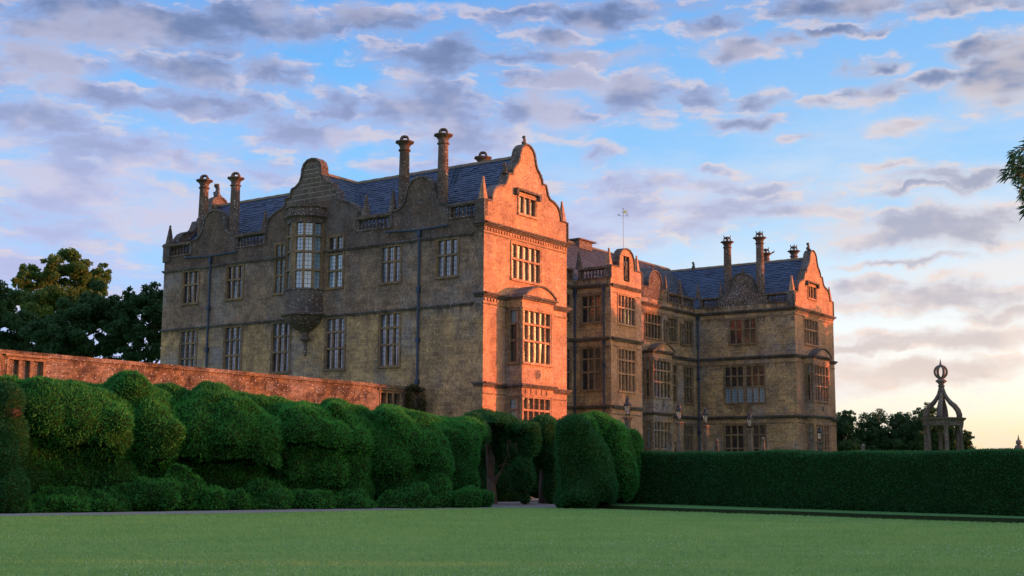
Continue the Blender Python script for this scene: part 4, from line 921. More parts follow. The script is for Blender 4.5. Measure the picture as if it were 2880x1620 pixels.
yew('clipped_yew', [(850, 1184, 76, 50, K(850, 2.6), 1.7), (862, 1222, 84, 56, K(850, 2.2), 1.7), (925, 1235, 60, 52, K(925, 2.2), 1.6), (900, 1320, 100, 66, K(900, 2.8), 1.7), (860, 1385, 105, 60, K(860, 3.3))], 'smooth flat-topped yew dome left of the small round knob')
yew('clipped_yew', [(943, 1158, 40, 34, K(943, 3.2)), (965, 1205, 52, 52, K(965, 3)), (1000, 1240, 50, 60, K(1000, 2.6)), (985, 1310, 75, 100, K(985, 3)), (990, 1390, 70, 60, K(990, 3))], 'yew with a small upright round knob on its shoulder')
yew('clipped_yew', [(1040, 1200, 48, 36, K(1040, 3.6)), (1097, 1182, 50, 40, K(1097, 3)), (1130, 1225, 66, 52, K(1130, 2.8)), (1180, 1260, 52, 66, K(1180, 2.6)), (1085, 1280, 80, 100, K(1085, 2.8)), (1130, 1370, 105, 80, K(1130, 3))], 'domed yew standing in front of the ivy clad end of the garden wall')
yew('clipped_yew', [(1225, 1205, 70, 28, K(1225, 5)), (1285, 1213, 76, 30, K(1290, 4.6)), (1250, 1250, 80, 60, K(1255, 4)), (1312, 1270, 40, 80, K(1325, 3.6)), (1275, 1340, 66, 90, K(1290, 3.4)), (1240, 1340, 60, 90, K(1240, 3.4))], 'low sloping yew at the right end of the hedge, beside the opening')
yew('clipped_yew', [(1246, 1310, 28, 44, K(1246, 1.5), .8), (1236, 1370, 34, 50, K(1240, 1.4), .8), (1225, 1400, 36, 42, K(1230, 1.2), .8)], 'upright egg-shaped yew lobe standing forward near the hedge end', 'yew')
low = [((425, 1396, 70, 50, K(423, .9), .9), 'round clipped bush like a ball at the foot of the hedge'), ((512, 1380, 60, 56, K(512, 1.5), .9), 'taller rounded bush right of the ball-shaped bush'),
       ((300, 1415, 70, 34, K(300, .9), .7), 'low mound of clipped bush left of the ball-shaped bush'), ((170, 1420, 95, 36, K(170, .9), .7), 'long low bush under the broad left dome'), ((40, 1425, 60, 32, K(40, .7), .6), 'low bush at the left edge of the picture by the path'),
       ((730, 1372, 34, 26, K(730, 1.2), .6), 'small round bush tucked under the hooked yew lobe'), ((640, 1410, 75, 30, K(625, .9), .7), 'low box-like bush under the middle of the hedge'), ((760, 1412, 60, 34, K(760, .9), .7), 'low bush with a flat top right of the small round bush'),
       ((880, 1408, 60, 26, K(880, 1.0), .7), 'thin straggly low bush under the smooth dome'), ((990, 1410, 55, 26, K(990, 1.0), .7), 'low loose bush under the yew with the small knob'),
       ((1150, 1406, 82, 26, K(1150, .9), .7), 'long low box hedge left of the egg-shaped yew'), ((1305, 1400, 44, 30, K(1305, 1.0), .7), 'low square clipped bush right of the egg-shaped yew'), ((1362, 1405, 28, 20, K(1362, 1.6), .6), 'smallest low bush, beside the big trunk at the opening')]
for e, lab in low:
    me = blobs_mesh([E(*e), E(e[0] - e[2] * .4, e[1] + 12, e[2] * .6, e[3] * .8, e[4], e[5]), E(e[0] + e[2] * .4, e[1] + 12, e[2] * .6, e[3] * .8, e[4], e[5])], .10, 3, 1.6)
    finish('low_bush', me, 'yew', 560, .09, .018, lab, 'bush', 'low bushes along the foot of the hedge', 'yew_core', .2, None, 1.6)
# --- the opening: old yews with bare trunks
def trunk_mesh(parts_, mat, name, parent):
    mb = MB()
    for pts, r in parts_: mb.tube(pts, r, 9)
    return mb.build(name, mat, parent, smooth=True)
def P3(px, z, dist): p = spot(px, dist); return Vector((p.x, p.y, z))
t = empty('old_yew', P3(1382, G, 56), 'old yew with a pale bare trunk on the left of the dark opening', 'yew', 'old yews at the opening in the hedge')
def child(o, root):
    o.parent = root; o.matrix_parent_inverse = Matrix.Translation(-root.location); return o
tr_ = trunk_mesh([([P3(1384, G - .1, 56), P3(1383, G + .5, 56), P3(1380, 1.6, 56), P3(1384, 2.6, 56), P3(1378, 3.6, 56)], [.27, .20, .17, .13, .10]), ([P3(1381, 1.3, 56), P3(1373, 1.9, 55.8), P3(1370, 2.7, 56), P3(1369, 3.4, 56)], [.14, .09, .06, .04]),
                  ([P3(1388, 1.2, 56), P3(1398, 1.5, 55.8), P3(1412, 1.8, 56), P3(1424, 2.3, 56)], [.12, .06, .04, .02]), ([P3(1400, 1.9, 55.8), P3(1420, 2.05, 55.7), P3(1440, 2.0, 55.7)], [.03, .02, .012]), ([P3(1372, G, 55.9), P3(1380, G + .3, 55.9)], [.08, .16]),
                  ([P3(1380, 2.6, 56), P3(1372, 3.4, 55.6), P3(1385, 3.9, 55.4)], [.08, .04, .02])], M['bark'], 'trunk', None); child(tr_, t)
o = finish('crown', blobs_mesh([E(1380, 1192, 70, 28, 55.5, 2), E(1335, 1215, 36, 40, 54, 1.5), E(1460, 1210, 56, 13, 55.5, 1.6), E(1400, 1216, 54, 12, 56, 1.2), E(1388, 1250, 20, 38, 56.3, .7), E(1425, 1226, 20, 16, 55.6, .8), E(1470, 1230, 26, 18, 55.6, .8), E(1404, 1300, 10, 30, 56.6, .5)], .12, 3, .8), 'yew_dark', 520, .12, .02, None, None, lump=.25); child(o, t)
br_ = trunk_mesh([([P3(1421, 3.75, 55.2), P3(1425, 3.2, 55.0), P3(1428, 2.75, 55.0), P3(1425, 2.6, 55), P3(1433, 2.3, 55)], [.035, .03, .03, .025, .02]), ([P3(1428, 3.9, 55.1), P3(1432, 3.3, 55.0), P3(1436, 2.8, 55.0), P3(1441, 2.7, 55)], [.04, .04, .035, .02]),
                  ([P3(1438, 3.9, 55.1), P3(1446, 3.3, 55.0), P3(1455, 2.5, 55.0)], [.05, .045, .04]), ([P3(1378, 3.4, 55.2), P3(1388, 3.5, 54.9), P3(1372, 3.3, 54.9)], [.03, .02, .02])], M['bark'], 'bare_branches', None); child(br_, t); br_['kind'] = 'stuff'
t = empty('old_yew', P3(1472, G, 54.5), 'ragged leafy young yew standing in the middle of the dark opening', 'yew', 'old yews at the opening in the hedge')
tr_ = trunk_mesh([([P3(1476, G - .1, 55), P3(1472, 1.6, 55), P3(1474, 3.2, 55)], [.09, .07, .04])], M['bark_dark'], 'trunk', None); child(tr_, t)
o = finish('crown', blobs_mesh([E(1486, 1250, 26, 36, 55, .9), E(1462, 1312, 18, 34, 54.5, .6), E(1482, 1325, 13, 44, 54.6, .5), E(1462, 1358, 17, 20, 54.5, .5), E(1477, 1402, 13, 13, 54.5, .4)], .11), 'yew_dark', 420, .13, .022, None, None, lump=.22); child(o, t)
t = empty('old_yew', P3(1530, G, 57.5), 'old yew with a ribbed brown trunk on the right of the dark opening', 'yew', 'old yews at the opening in the hedge')
tr_ = trunk_mesh([([P3(1529, G - .1, 57.5), P3(1528, 1.1, 57.5), P3(1530, 1.9, 57.5), P3(1533, 3.2, 57.5)], [.24, .19, .16, .12]), ([P3(1538, G - .1, 57.3), P3(1540, 1.1, 57.3), P3(1544, 2.0, 57.3), P3(1550, 2.8, 57.3)], [.14, .10, .09, .05])], M['bark'], 'trunk', None); child(tr_, t)
o = finish('crown', blobs_mesh([E(1535, 1212, 46, 44, 56.5, 1.6), E(1500, 1225, 40, 24, 56.5, 1.4), E(1552, 1270, 34, 60, 56.5, 1.2), E(1556, 1350, 22, 60, 56.5, .8), E(1518, 1290, 18, 30, 57, .6)], .13), 'yew_dark', 480, .10, .02, None, None, lump=.2); child(o, t)
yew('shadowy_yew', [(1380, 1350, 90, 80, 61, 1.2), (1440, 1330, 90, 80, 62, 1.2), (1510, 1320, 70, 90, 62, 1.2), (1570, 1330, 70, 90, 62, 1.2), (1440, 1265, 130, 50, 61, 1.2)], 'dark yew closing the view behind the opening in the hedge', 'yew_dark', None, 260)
# --- right of the opening
yew('clipped_yew', [(1618, 1300, 44, 118, 48.8, .9, 'b'), (1612, 1205, 34, 34, 48.8, 1.2), (1650, 1262, 44, 60, 49.2, 1.5), (1678, 1330, 46, 92, 49.4, 1.5), (1600, 1400, 34, 36, 48.5, 1.0), (1705, 1375, 40, 56, 49.8, 1.3), (1640, 1390, 50, 44, 48.6, 1.2)], 'tall wedge of clipped yew just right of the opening with a sheer dark left face', 'yew_dark', 'clipped yews right of the opening', lump=.16)  # darker yew copy; shade from the blocked sky is put into its colour
yew('clipped_yew', [(1682, 1210, 52, 52, 51.5, 1.5), (1722, 1248, 48, 66, 51.5, 1.5), (1745, 1325, 46, 80, 51.2, 1.4), (1650, 1225, 50, 52, 51, 1.5)], 'high rounded yew dome behind the wedge, below the porch', 'yew', 'clipped yews right of the opening')
yew('clipped_yew', [(1776, 1245, 30, 38, 52.5, 1.0), (1778, 1310, 30, 60, 52.5, 1.0)], 'small rounded yew lobe where the straight hedge begins', 'yew', 'clipped yews right of the opening')
# --- straight hedge
def straight_hedge():
    foot = [(1700, 53.2), (1900, 51.2), (2200, 46.6), (2500, 43.5), (2880, 40.6), (3150, 39.9), (3600, 39.6), (4000, 40.2)]; pts = [spot(p, d) for p, d in foot]
    xs = []; 
    for a, b in zip(pts, pts[1:]):
        n = int((b - a).length / .25); xs += [a.lerp(b, i / n) for i in range(n)]
    prof = [(0, G + .1), (.02, .8), (0, 1.3), (.03, 1.9), (.05, 2.18), (.14, 2.27), (.5, 2.30), (1.0, 2.31), (1.5, 2.29), (1.7, 2.2), (1.75, 1.2), (1.75, G)]
    V = []; m = len(prof)
    for i, p in enumerate(xs):
        aw = (p - CAM.xy).normalized(); a = xs[max(i - 1, 0)]; b = xs[min(i + 1, len(xs) - 1)]; tdir = (b - a).normalized(); nrm = Vector((-tdir.y, tdir.x)); nrm = nrm if nrm.dot(aw) > 0 else -nrm
        for j, (o_, z) in enumerate(prof):
            w = .09 * mnoise.noise(Vector((p.x * .5, p.y * .5, z))) + .04 * mnoise.noise(Vector((p.x * 1.9, p.y * 1.9, z * 2))) ; zz = z + ((p - CAM.xy).length - 40) * .012 * (z > 1) + (.10 * mnoise.noise(Vector((p.x * .35, p.y * .35, 4))) if z > 2 else 0); q = p + nrm * (o_ + w); V.append((q.x, q.y, zz))
    F = [(i * m + j, (i + 1) * m + j, (i + 1) * m + j + 1, i * m + j + 1) for i in range(len(xs) - 1) for j in range(m - 1)]
    mb = MB(); mb.v = V; mb.f = F; return mb.mesh('t')
me = straight_hedge(); v, t_ = mesh_arrays(me)
bm = bmesh.new(); bm.from_mesh(me); bmesh.ops.holes_fill(bm, edges=[e for e in bm.edges if e.is_boundary], sides=0); bmesh.ops.triangulate(bm, faces=[f for f in bm.faces if len(f.verts) > 4]); bmesh.ops.recalc_face_normals(bm, faces=bm.faces)
s_ = bm.calc_volume(signed=True)
if s_ < 0: bmesh.ops.reverse_faces(bm, faces=bm.faces)
bm.to_mesh(me); bm.free()
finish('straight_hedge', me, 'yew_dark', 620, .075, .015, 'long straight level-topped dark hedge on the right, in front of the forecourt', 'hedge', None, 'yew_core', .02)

# ================================================================== garden wall
GW = PL((0, 4.0, 0), (1, 0, 0), (0, -1, 0))
gw = empty('garden_wall', (-14, 4, G), 'high reddish stone garden wall with stone coping running behind the yews to the house', 'wall')
def gchild(o): o.parent = gw; o.matrix_parent_inverse = Matrix.Translation(-gw.location); return o
hw_ = [(-24.45, -22.8, 3.9, 5.82), (-13.05, -11.2, 3.6, 5.0), (-3.32, -1.68, 3.9, 5.74)]
us = sorted({-33.0, -.05, *[h[0] for h in hw_], *[h[1] for h in hw_]}); mb = MB()
zs = sorted({G - .2, 5.90, *[h[2] for h in hw_], *[h[3] for h in hw_]})
for a, b in zip(us, us[1:]):
    for c_, d_ in zip(zs, zs[1:]):
        if any(h[0] < (a + b) / 2 < h[1] and h[2] < (c_ + d_) / 2 < h[3] for h in hw_): continue
        mb.quad(GW.p(a, 0, c_), GW.p(b, 0, c_), GW.p(b, 0, d_), GW.p(a, 0, d_)); mb.quad(GW.p(a, -.45, c_), GW.p(b, -.45, c_), GW.p(b, -.45, d_), GW.p(a, -.45, d_))
mb.quad(GW.p(-33, 0, G), GW.p(-33, -.45, G), GW.p(-33, -.45, 5.9), GW.p(-33, 0, 5.9)); mb.quad(GW.p(-33, 0, 5.9), GW.p(-33, -.45, 5.9), GW.p(-.05, -.45, 5.9), GW.p(-.05, 0, 5.9))
gchild(mb.build('wall_face', M['garden_wall'], None, recalc=False))
# blind window, glazed windows
for i, h in enumerate(hw_):
    sub = MB(); n = 3 if i != 1 else 4; J = .09
    sub.pbox(GW, h[0], h[0] + J, -.3, .03, h[2], h[3]); sub.pbox(GW, h[1] - J, h[1], -.3, .03, h[2], h[3]); sub.pbox(GW, h[0] + J, h[1] - J, -.3, .028, h[3] - J, h[3])
    w = (h[1] - h[0] - 2 * J); ml = .13
    for k in range(1, n): u = h[0] + J + w * k / n; sub.pbox(GW, u - ml / 2, u + ml / 2, -.30, .0, h[2], h[3] - J)
    fr_ = gchild(sub.build('window', M['trim_stone'], None, label='blind stone window of three lights' if i == 0 else None))
    lc = MB()
    for k in range(n):
        a = h[0] + J + w * k / n + (ml / 2 if k else 0); b = h[0] + J + w * (k + 1) / n - (ml / 2 if k < n - 1 else 0)
        mb = MB(); mb.pbox(GW, a, b, -.26, -.22 if i else -.16, h[2], h[3] - J)
        o = mb.build('pane' if i else 'blind_panel', M['glass'] if i else M['grey_stone'], None); o.parent = fr_
        if i:
            for sg in (1, -1):
                for j in range(-6, 18):
                    z0 = h[2] + j * .15; z1 = z0 + sg * 1.4 * (b - a)
                    if min(z0, z1) < h[2] or max(z0, z1) > h[3] - J: continue
                    lc.quad(GW.p(a, -.212, z0 - .008), GW.p(b, -.212, z1 - .008), GW.p(b, -.212, z1 + .008), GW.p(a, -.212, z0 + .008))
    if i: o = lc.build('lead_came', M['came'], None, recalc=False, kind='stuff'); o.parent = fr_
    mb = MB(); mb.pbox(GW, h[0] - .12, h[1] + .12, .002, .10, h[3] + .03, h[3] + .12); gchild(mb.build('hood_mould', M['trim_stone'], None))
CP = {}
u = -33.0
while u < -.3:
    L = random.choice((.78, .9, 1.05)); L = min(L, -.02 - u); key = round(L, 2)
    if key not in CP:
        q = PL((0, 0, 0), (1, 0, 0), (0, -1, 0)); mb = MB(); mb.pbox(q, -L / 2 + .006, L / 2 - .006, -.53, .09, -.10, .02); mb.pbox(q, -L / 2 + .006, L / 2 - .006, -.45, .02, .0201, .07); me = mb.mesh('coping_stone'); me.materials.append(M['garden_wall']); CP[key] = me
    o = link('coping_stone', CP[key], None, None, (u + L / 2, 4.0, 6.0 + random.uniform(-.008, .008))); gchild(o); u += L
for (a, b, c_, d_) in ((-11.2, -10.75, 5.28, 5.62), (-5.2, -4.85, 5.45, 5.7), (-4.3, -3.6, 5.3, 5.55), (-20.2, -19.7, 5.1, 5.35), (-15.6, -15.2, 5.5, 5.7), (-8.0, -7.5, 5.35, 5.6)):
    mb = MB(); mb.pbox(GW, a, b, .001, .022, c_, d_); gchild(mb.build('wall_stone_block', M['grey_stone'], None))
# climber on the end of the wall
def leafcloud(els, n, size, up=.0, aspect=.62):
    P = []; 
    wts = np.array([r[0] * r[1] * r[2] for c, r, a in els]) ** .67; wts /= wts.sum()
    for (c, r, a), w in zip(els, wts):
        m = int(n * w) + 1; d = rng.normal(0, 1, (m, 3)); d /= np.linalg.norm(d, axis=1)[:, None]; rad_ = rng.random(m) ** .45; q = d * rad_[:, None] * np.array([r[1], r[0], r[2]]); ca, sa = cos(a), sin(a)
        q = np.stack([q[:, 0] * ca - q[:, 1] * sa, q[:, 0] * sa + q[:, 1] * ca, q[:, 2]], 1); P.append(q + np.array(c))
    P = np.vstack(P); n = len(P); d = rng.normal(0, 1, (n, 3)); d[:, 2] += up; d /= np.linalg.norm(d, axis=1)[:, None]
    s = np.cross(d, rng.normal(0, 1, (n, 3))); s /= np.linalg.norm(s, axis=1)[:, None]; L = (size * rng.uniform(.6, 1.4, n))[:, None]
    v = np.stack([P - d * L * .5, P + s * L * aspect * .5, P + d * L * .5, P - s * L * aspect * .5], 1).reshape(-1, 3); return v, np.arange(n * 4).reshape(-1, 4)
def wel(c, r): return (Vector(c), r, 0.0)
cl_ = empty('climbing_shrub', (-1.2, 3.6, G), 'dark leafy climber hanging over the end of the garden wall by the house', 'climber')
v, f = leafcloud([wel((-1.25, 3.75, 5.3), (.28, .25, .75)), wel((-1.1, 3.7, 6.05), (.3, .45, .16)), wel((-.75, 3.65, 4.5), (.3, .8, .75)), wel((-.4, 3.6, 4.1), (.4, .7, .6)), wel((-.6, 3.7, 5.95), (.2, .6, .14)), wel((-.3, 3.6, 5.2), (.15, .2, .6)), wel((-1.0, 3.6, 3.3), (.4, .9, .8))], 5200, .09)
o = np_mesh('foliage', v, f, M['ivy']); child(o, cl_)
mb = MB(); mb.tube([(-1.2, 3.85, G), (-1.25, 3.8, 3), (-1.2, 3.8, 5.8)], [.07, .05, .02], 6); child(mb.build('stem', M['bark_dark'], None), cl_)

# ================================================================== trees
def limbs(mb, base, top, r, spread, n, seed):
    rs = random.Random(seed); mb.tube([base, base.lerp(top, .35) + Vector((rs.uniform(-.2, .2), rs.uniform(-.2, .2), 0)), base.lerp(top, .7), top], [r, r * .75, r * .45, r * .12], 9)
    for i in range(n):
        t = .28 + .6 * i / n; p = base.lerp(top, t); a = rs.uniform(0, 2 * pi); L = spread * rs.uniform(.6, 1.0) * (1.15 - t * .6); q = p + Vector((cos(a) * L, sin(a) * L, L * rs.uniform(.3, .8))); m = p.lerp(q, .5) + Vector((0, 0, -L * .08))
        mb.tube([p, m, q], [r * .4 * (1 - t * .5), r * .24, r * .06], 6)
        for k in range(2): b = a + rs.uniform(-1, 1); e = m + Vector((cos(b), sin(b), rs.uniform(.2, .9))) * L * .5; mb.tube([m, m.lerp(e, .5) + Vector((0, 0, .1)), e], [r * .16, r * .09, r * .03], 5)
def tree(name, px, dist, h, cr, els, n, size, mat, label, cat='tree', group=None, trunk_r=.3, bark='bark_dark', seed=1, clumps=0, aspect=.62):
    b = spot(px, dist); t = empty(name, (b.x, b.y, G), label, cat, group); base = Vector((b.x, b.y, G - .2)); mb = MB(); limbs(mb, base, Vector((b.x, b.y, G + h * .82)), trunk_r, cr, 9, seed); child(mb.build('trunk', M[bark], None, smooth=True), t)
    E_ = [E(*e) for e in els]
    if clumps:                               # break the big masses up into many leafy clumps
        rs = random.Random(seed); out = []
        for c, r, a in E_:
            k = clumps
            for _ in range(k):
                d = Vector((rs.gauss(0, 1), rs.gauss(0, 1), rs.gauss(0, 1))).normalized() * rs.uniform(.3, 1.05); s = rs.uniform(.16, .36) * (r[0] * r[2]) ** .5
                q = Matrix.Rotation(a, 3, 'Z') @ Vector((d.x * r[1], d.y * r[0], d.z * r[2])); out.append((c + q, (s, s, s * .8), a))
        E_ = out
    v, f = leafcloud(E_, n, size, .3, aspect); child(np_mesh('crown', v, f, M[mat]), t); return t
GL_ = 'trees behind the garden wall'
tree('sycamore_tree', 175, 112, 19, 5, [(172, 742, 62, 52, 112, 2.4), (125, 790, 52, 45, 112, 2.4), (225, 780, 50, 62, 112, 2.4), (282, 778, 38, 48, 113, 1.8), (70, 785, 34, 36, 111, 1.8), (160, 860, 90, 75, 111, 3), (100, 870, 70, 70, 110, 2.6), (250, 850, 46, 60, 112, 2)], 48000, .22, 'syc', 'tallest tree at the left, yellow-green sycamore with open crown catching the light', group=GL_, trunk_r=.45, seed=3, clumps=34)
tree('evergreen_tree', 10, 104, 14, 5, [(5, 850, 62, 52, 104, 3), (0, 930, 80, 80, 103, 3), (-60, 870, 70, 90, 104, 3), (90, 950, 80, 70, 102, 3)], 34000, .22, 'oak', 'dark bushy evergreen tree at the left edge below the sycamore', group=GL_, trunk_r=.4, seed=5, clumps=34)
tree('evergreen_tree', 240, 96, 13, 5, [(262, 870, 80, 68, 96, 3.2), (190, 905, 70, 60, 95, 3), (310, 880, 36, 54, 96, 2.4), (230, 960, 110, 70, 95, 3.2), (140, 960, 70, 60, 94, 3), (320, 960, 50, 55, 95, 2.6)], 48000, .21, 'oak', 'broad very dark evergreen tree in front of the sycamore', group=GL_, trunk_r=.42, seed=8, clumps=34)
tree('evergreen_tree', 410, 92, 12.5, 4, [(405, 862, 52, 52, 92, 2.4), (440, 850, 40, 60, 92, 2.4), (385, 930, 46, 54, 92, 2.0), (425, 980, 52, 50, 92, 2.2), (452, 920, 36, 70, 93, 2.0), (372, 1000, 40, 34, 92, 2), (470, 900, 30, 80, 95, 2), (350, 900, 40, 66, 93, 2), (362, 850, 30, 36, 93, 2)], 25000, .21, 'oak', 'dark evergreen tree against the left corner of the house with sky showing through', group=GL_, trunk_r=.32, seed=13, clumps=34)
GR_ = 'trees on the horizon right of the house'
rt_ = [(2372, 128, 1192, 60, 52, 'bushy dark tree touching the right end of the house'), (2440, 130, 1203, 66, 52, 'rounded dark tree, second from the house on the right'), (2520, 132, 1192, 70, 58, 'broad dark tree halfway between the house and the stone pavilion'), (2590, 130, 1182, 66, 60, 'tallest dark tree, just left of the stone pavilion'), (2655, 133, 1210, 60, 54, 'dark tree seen through the columns of the stone pavilion'), (2712, 131, 1236, 44, 44, 'low sloping tree right of the stone pavilion')]
for i, (px, d, py, rx, ry, lab) in enumerate(rt_):
    tree('hedgerow_tree', px, d, (1340 - py + ry) * d / FPX, 2, [(px, py + 18, rx, ry, d, 1.8), (px - rx * .4, py + 60, rx * .9, ry * .9, d, 1.8), (px + rx * .4, py + 66, rx * .9, ry * .8, d, 1.8), (px - rx * .5, py + 96, rx * .9, 44, d, 1.5), (px + rx * .5, py + 96, rx * .9, 44, d, 1.5), (px + rx * .2, py - 18 + 6 * (i % 3), rx * .4, ry * .5, d, .8)], 32000, .21, 'thorn', lab, group=GR_, trunk_r=.18, seed=20 + i, clumps=34, aspect=.5)
fw = []
for px in range(2735, 2990, 9): fw.append((px, 1322 - random.uniform(0, 16) - (16 if px > 2845 else 0), 12, 34, 330 + random.uniform(-15, 15), 3))
v, f = leafcloud([E(*e) for e in fw], 9000, .6); o = np_mesh('distant_wood', v, f, M['thorn']); tag(o, 'far low line of trees on the horizon at the right edge', 'woodland', None, 'stuff')

# --- trees beyond the lawn to the right, outside the picture, that shade the lawn and the foot of the house
def park_tree(h, r, seed, low=.03):
    t = empty('park_tree', (0, 0, G)); mb = MB(); limbs(mb, Vector((0, 0, -.2)), Vector((0, 0, h * .8)), .35, r * .8, 8, seed); o = mb.build('trunk', M['bark_dark'], t, smooth=True)
    rs = random.Random(seed); els = []
    for _ in range(34):
        z = rs.uniform(low, .92); rr = r * (1 - abs(z - .5) ** 2 * 1.3); a = rs.uniform(0, 2 * pi); q = rr * rs.uniform(.1, .8); els.append((Vector((cos(a) * q, sin(a) * q, h * z)), (r * .42, r * .42, h * .10), 0.0))
    v, f = leafcloud(els, 7500, .5); np_mesh('crown', v, f, M['oak'], t); return t
low_t = [park_tree(7.4, 4.0, 41), park_tree(8.0, 4.0, 42)]; tall_t = [park_tree(16.4, 3.6, 43)]
used_ = set()
def place(protos, i, x, y, lab):
    j = i % len(protos); src = protos[j] if id(protos[j]) not in used_ else copy_tree(protos[j]); used_.add(id(protos[j]))
    src.location = (x, y, G); src.rotation_euler.z = i * 1.7
    return tag(src, lab, 'tree', 'park trees beyond the lawn outside the picture')
for k, s_ in enumerate(np.arange(-76, 9, 5.2)):
    tt = 60 + 3 * sin(k * 2.1); place(low_t, k, s_ * .8 + tt * .6, s_ * .6 - tt * .8, 'park tree in the long row that shades the lawn, out of view to the right')
place(low_t, 99, 40.2, -27.4, 'low park tree that shades the stone pavilion, out of view to the right')
for k, (x, y) in enumerate(((44.5, -26.0), (48.5, -22.5), (52.6, -20.6), (56.8, -19.0), (60.5, -17.8))): place(low_t, 20 + k, x, y, 'unseen low tree added to close light gaps under the tall forecourt trees')  # extra low trees, added to stop sun leaking beneath the tall crowns
for k, (x, y) in enumerate(((43.2, -24.6), (46.4, -20.9), (50.8, -21.5), (54.6, -19.8), (58.0, -17.2), (62.0, -16.0), (66.5, -15.2), (34.6, -29.0))):  # last one added to keep sun off the near wing's inner wall
    o = place(tall_t, k, x, y, 'tall park tree that shades the forecourt, out of view to the right'); o.scale.z = {2: 1.17, 7: 1.08}.get(k, 1.0)

# --- near tree whose twigs hang into the top right corner
nt = spot(3060, 18.5); t = empty('willow_leaved_tree', (nt.x, nt.y, G), 'near tree at the right edge with narrow dark leaves hanging into the sky', 'tree')
mb = MB(); b0 = Vector((nt.x, nt.y, G - .1)); top = Vector((nt.x, nt.y, 8.2)); mb.tube([b0, b0.lerp(top, .4), top], [.16, .12, .04], 9)
tips = []
def twig(p, q, r, sag=.0): m = p.lerp(q, .5) + Vector((0, 0, sag)); mb.tube([p, m, q], [r, r * .7, r * .3], 6); return m
P0 = at(3050, 640, 18.4)
for (x, y, d) in ((2868, 470, 18.0), (2850, 520, 18.2), (2884, 560, 18.1), (2895, 600, 18.3), (2930, 430, 18.3), (2950, 380, 18.6), (2990, 300, 18.8)):
    q = at(x, y, d); twig(P0, q, .03, .06); tips.append(q)
child(mb.build('trunk', M['bark_dark'], None, smooth=True), t)
LV = []; LF_ = []
def long_leaf(p, d, L, w):
    d = d.normalized(); s = d.cross(Vector((rng.normal(), rng.normal(), rng.normal()))).normalized(); up = s.cross(d).normalized(); k = len(LV)
    for tt_, ww in ((0, .15), (.25, .85), (.5, 1), (.78, .6), (1.0, .02)):
        c = p + d * L * tt_ + Vector((0, 0, -1)) * L * .22 * tt_ ** 2; LV.extend([tuple(c - s * w * ww), tuple(c + up * w * ww * .35), tuple(c + s * w * ww)])
    for j in range(4): a = k + j * 3; LF_.extend([(a, a + 1, a + 4, a + 3), (a + 1, a + 2, a + 5, a + 4)])
def cluster(px, py, d, n, rpx, rpy):
    for _ in range(n):
        a = rng.uniform(0, 2 * pi); r = rng.random() ** .5; p = at(px + rpx * r * cos(a), py + rpy * r * sin(a), d + rng.normal(0, .15))
        dx = -Rv * abs(rng.normal(.7, .5)) + Vector((0, 0, rng.normal(-.35, .6))) + Bv * rng.normal(0, .5); long_leaf(p, dx, rng.uniform(.09, .16), rng.uniform(.008, .013))
cluster(2868, 455, 18, 130, 26, 40); cluster(2858, 485, 18, 95, 32, 22); cluster(2890, 500, 18, 80, 22, 30); cluster(2890, 545, 18.1, 60, 14, 20); cluster(2892, 590, 18.2, 30, 10, 12)
cluster(2910, 440, 18.3, 160, 34, 60); cluster(2950, 470, 18.4, 260, 50, 90); cluster(3020, 420, 18.6, 420, 80, 120); cluster(3110, 400, 18.8, 420, 90, 130); cluster(2940, 580, 18.4, 120, 30, 30); cluster(3060, 560, 18.6, 260, 80, 70)
o = np_mesh('foliage', LV, LF_, M['thorn']); child(o, t)

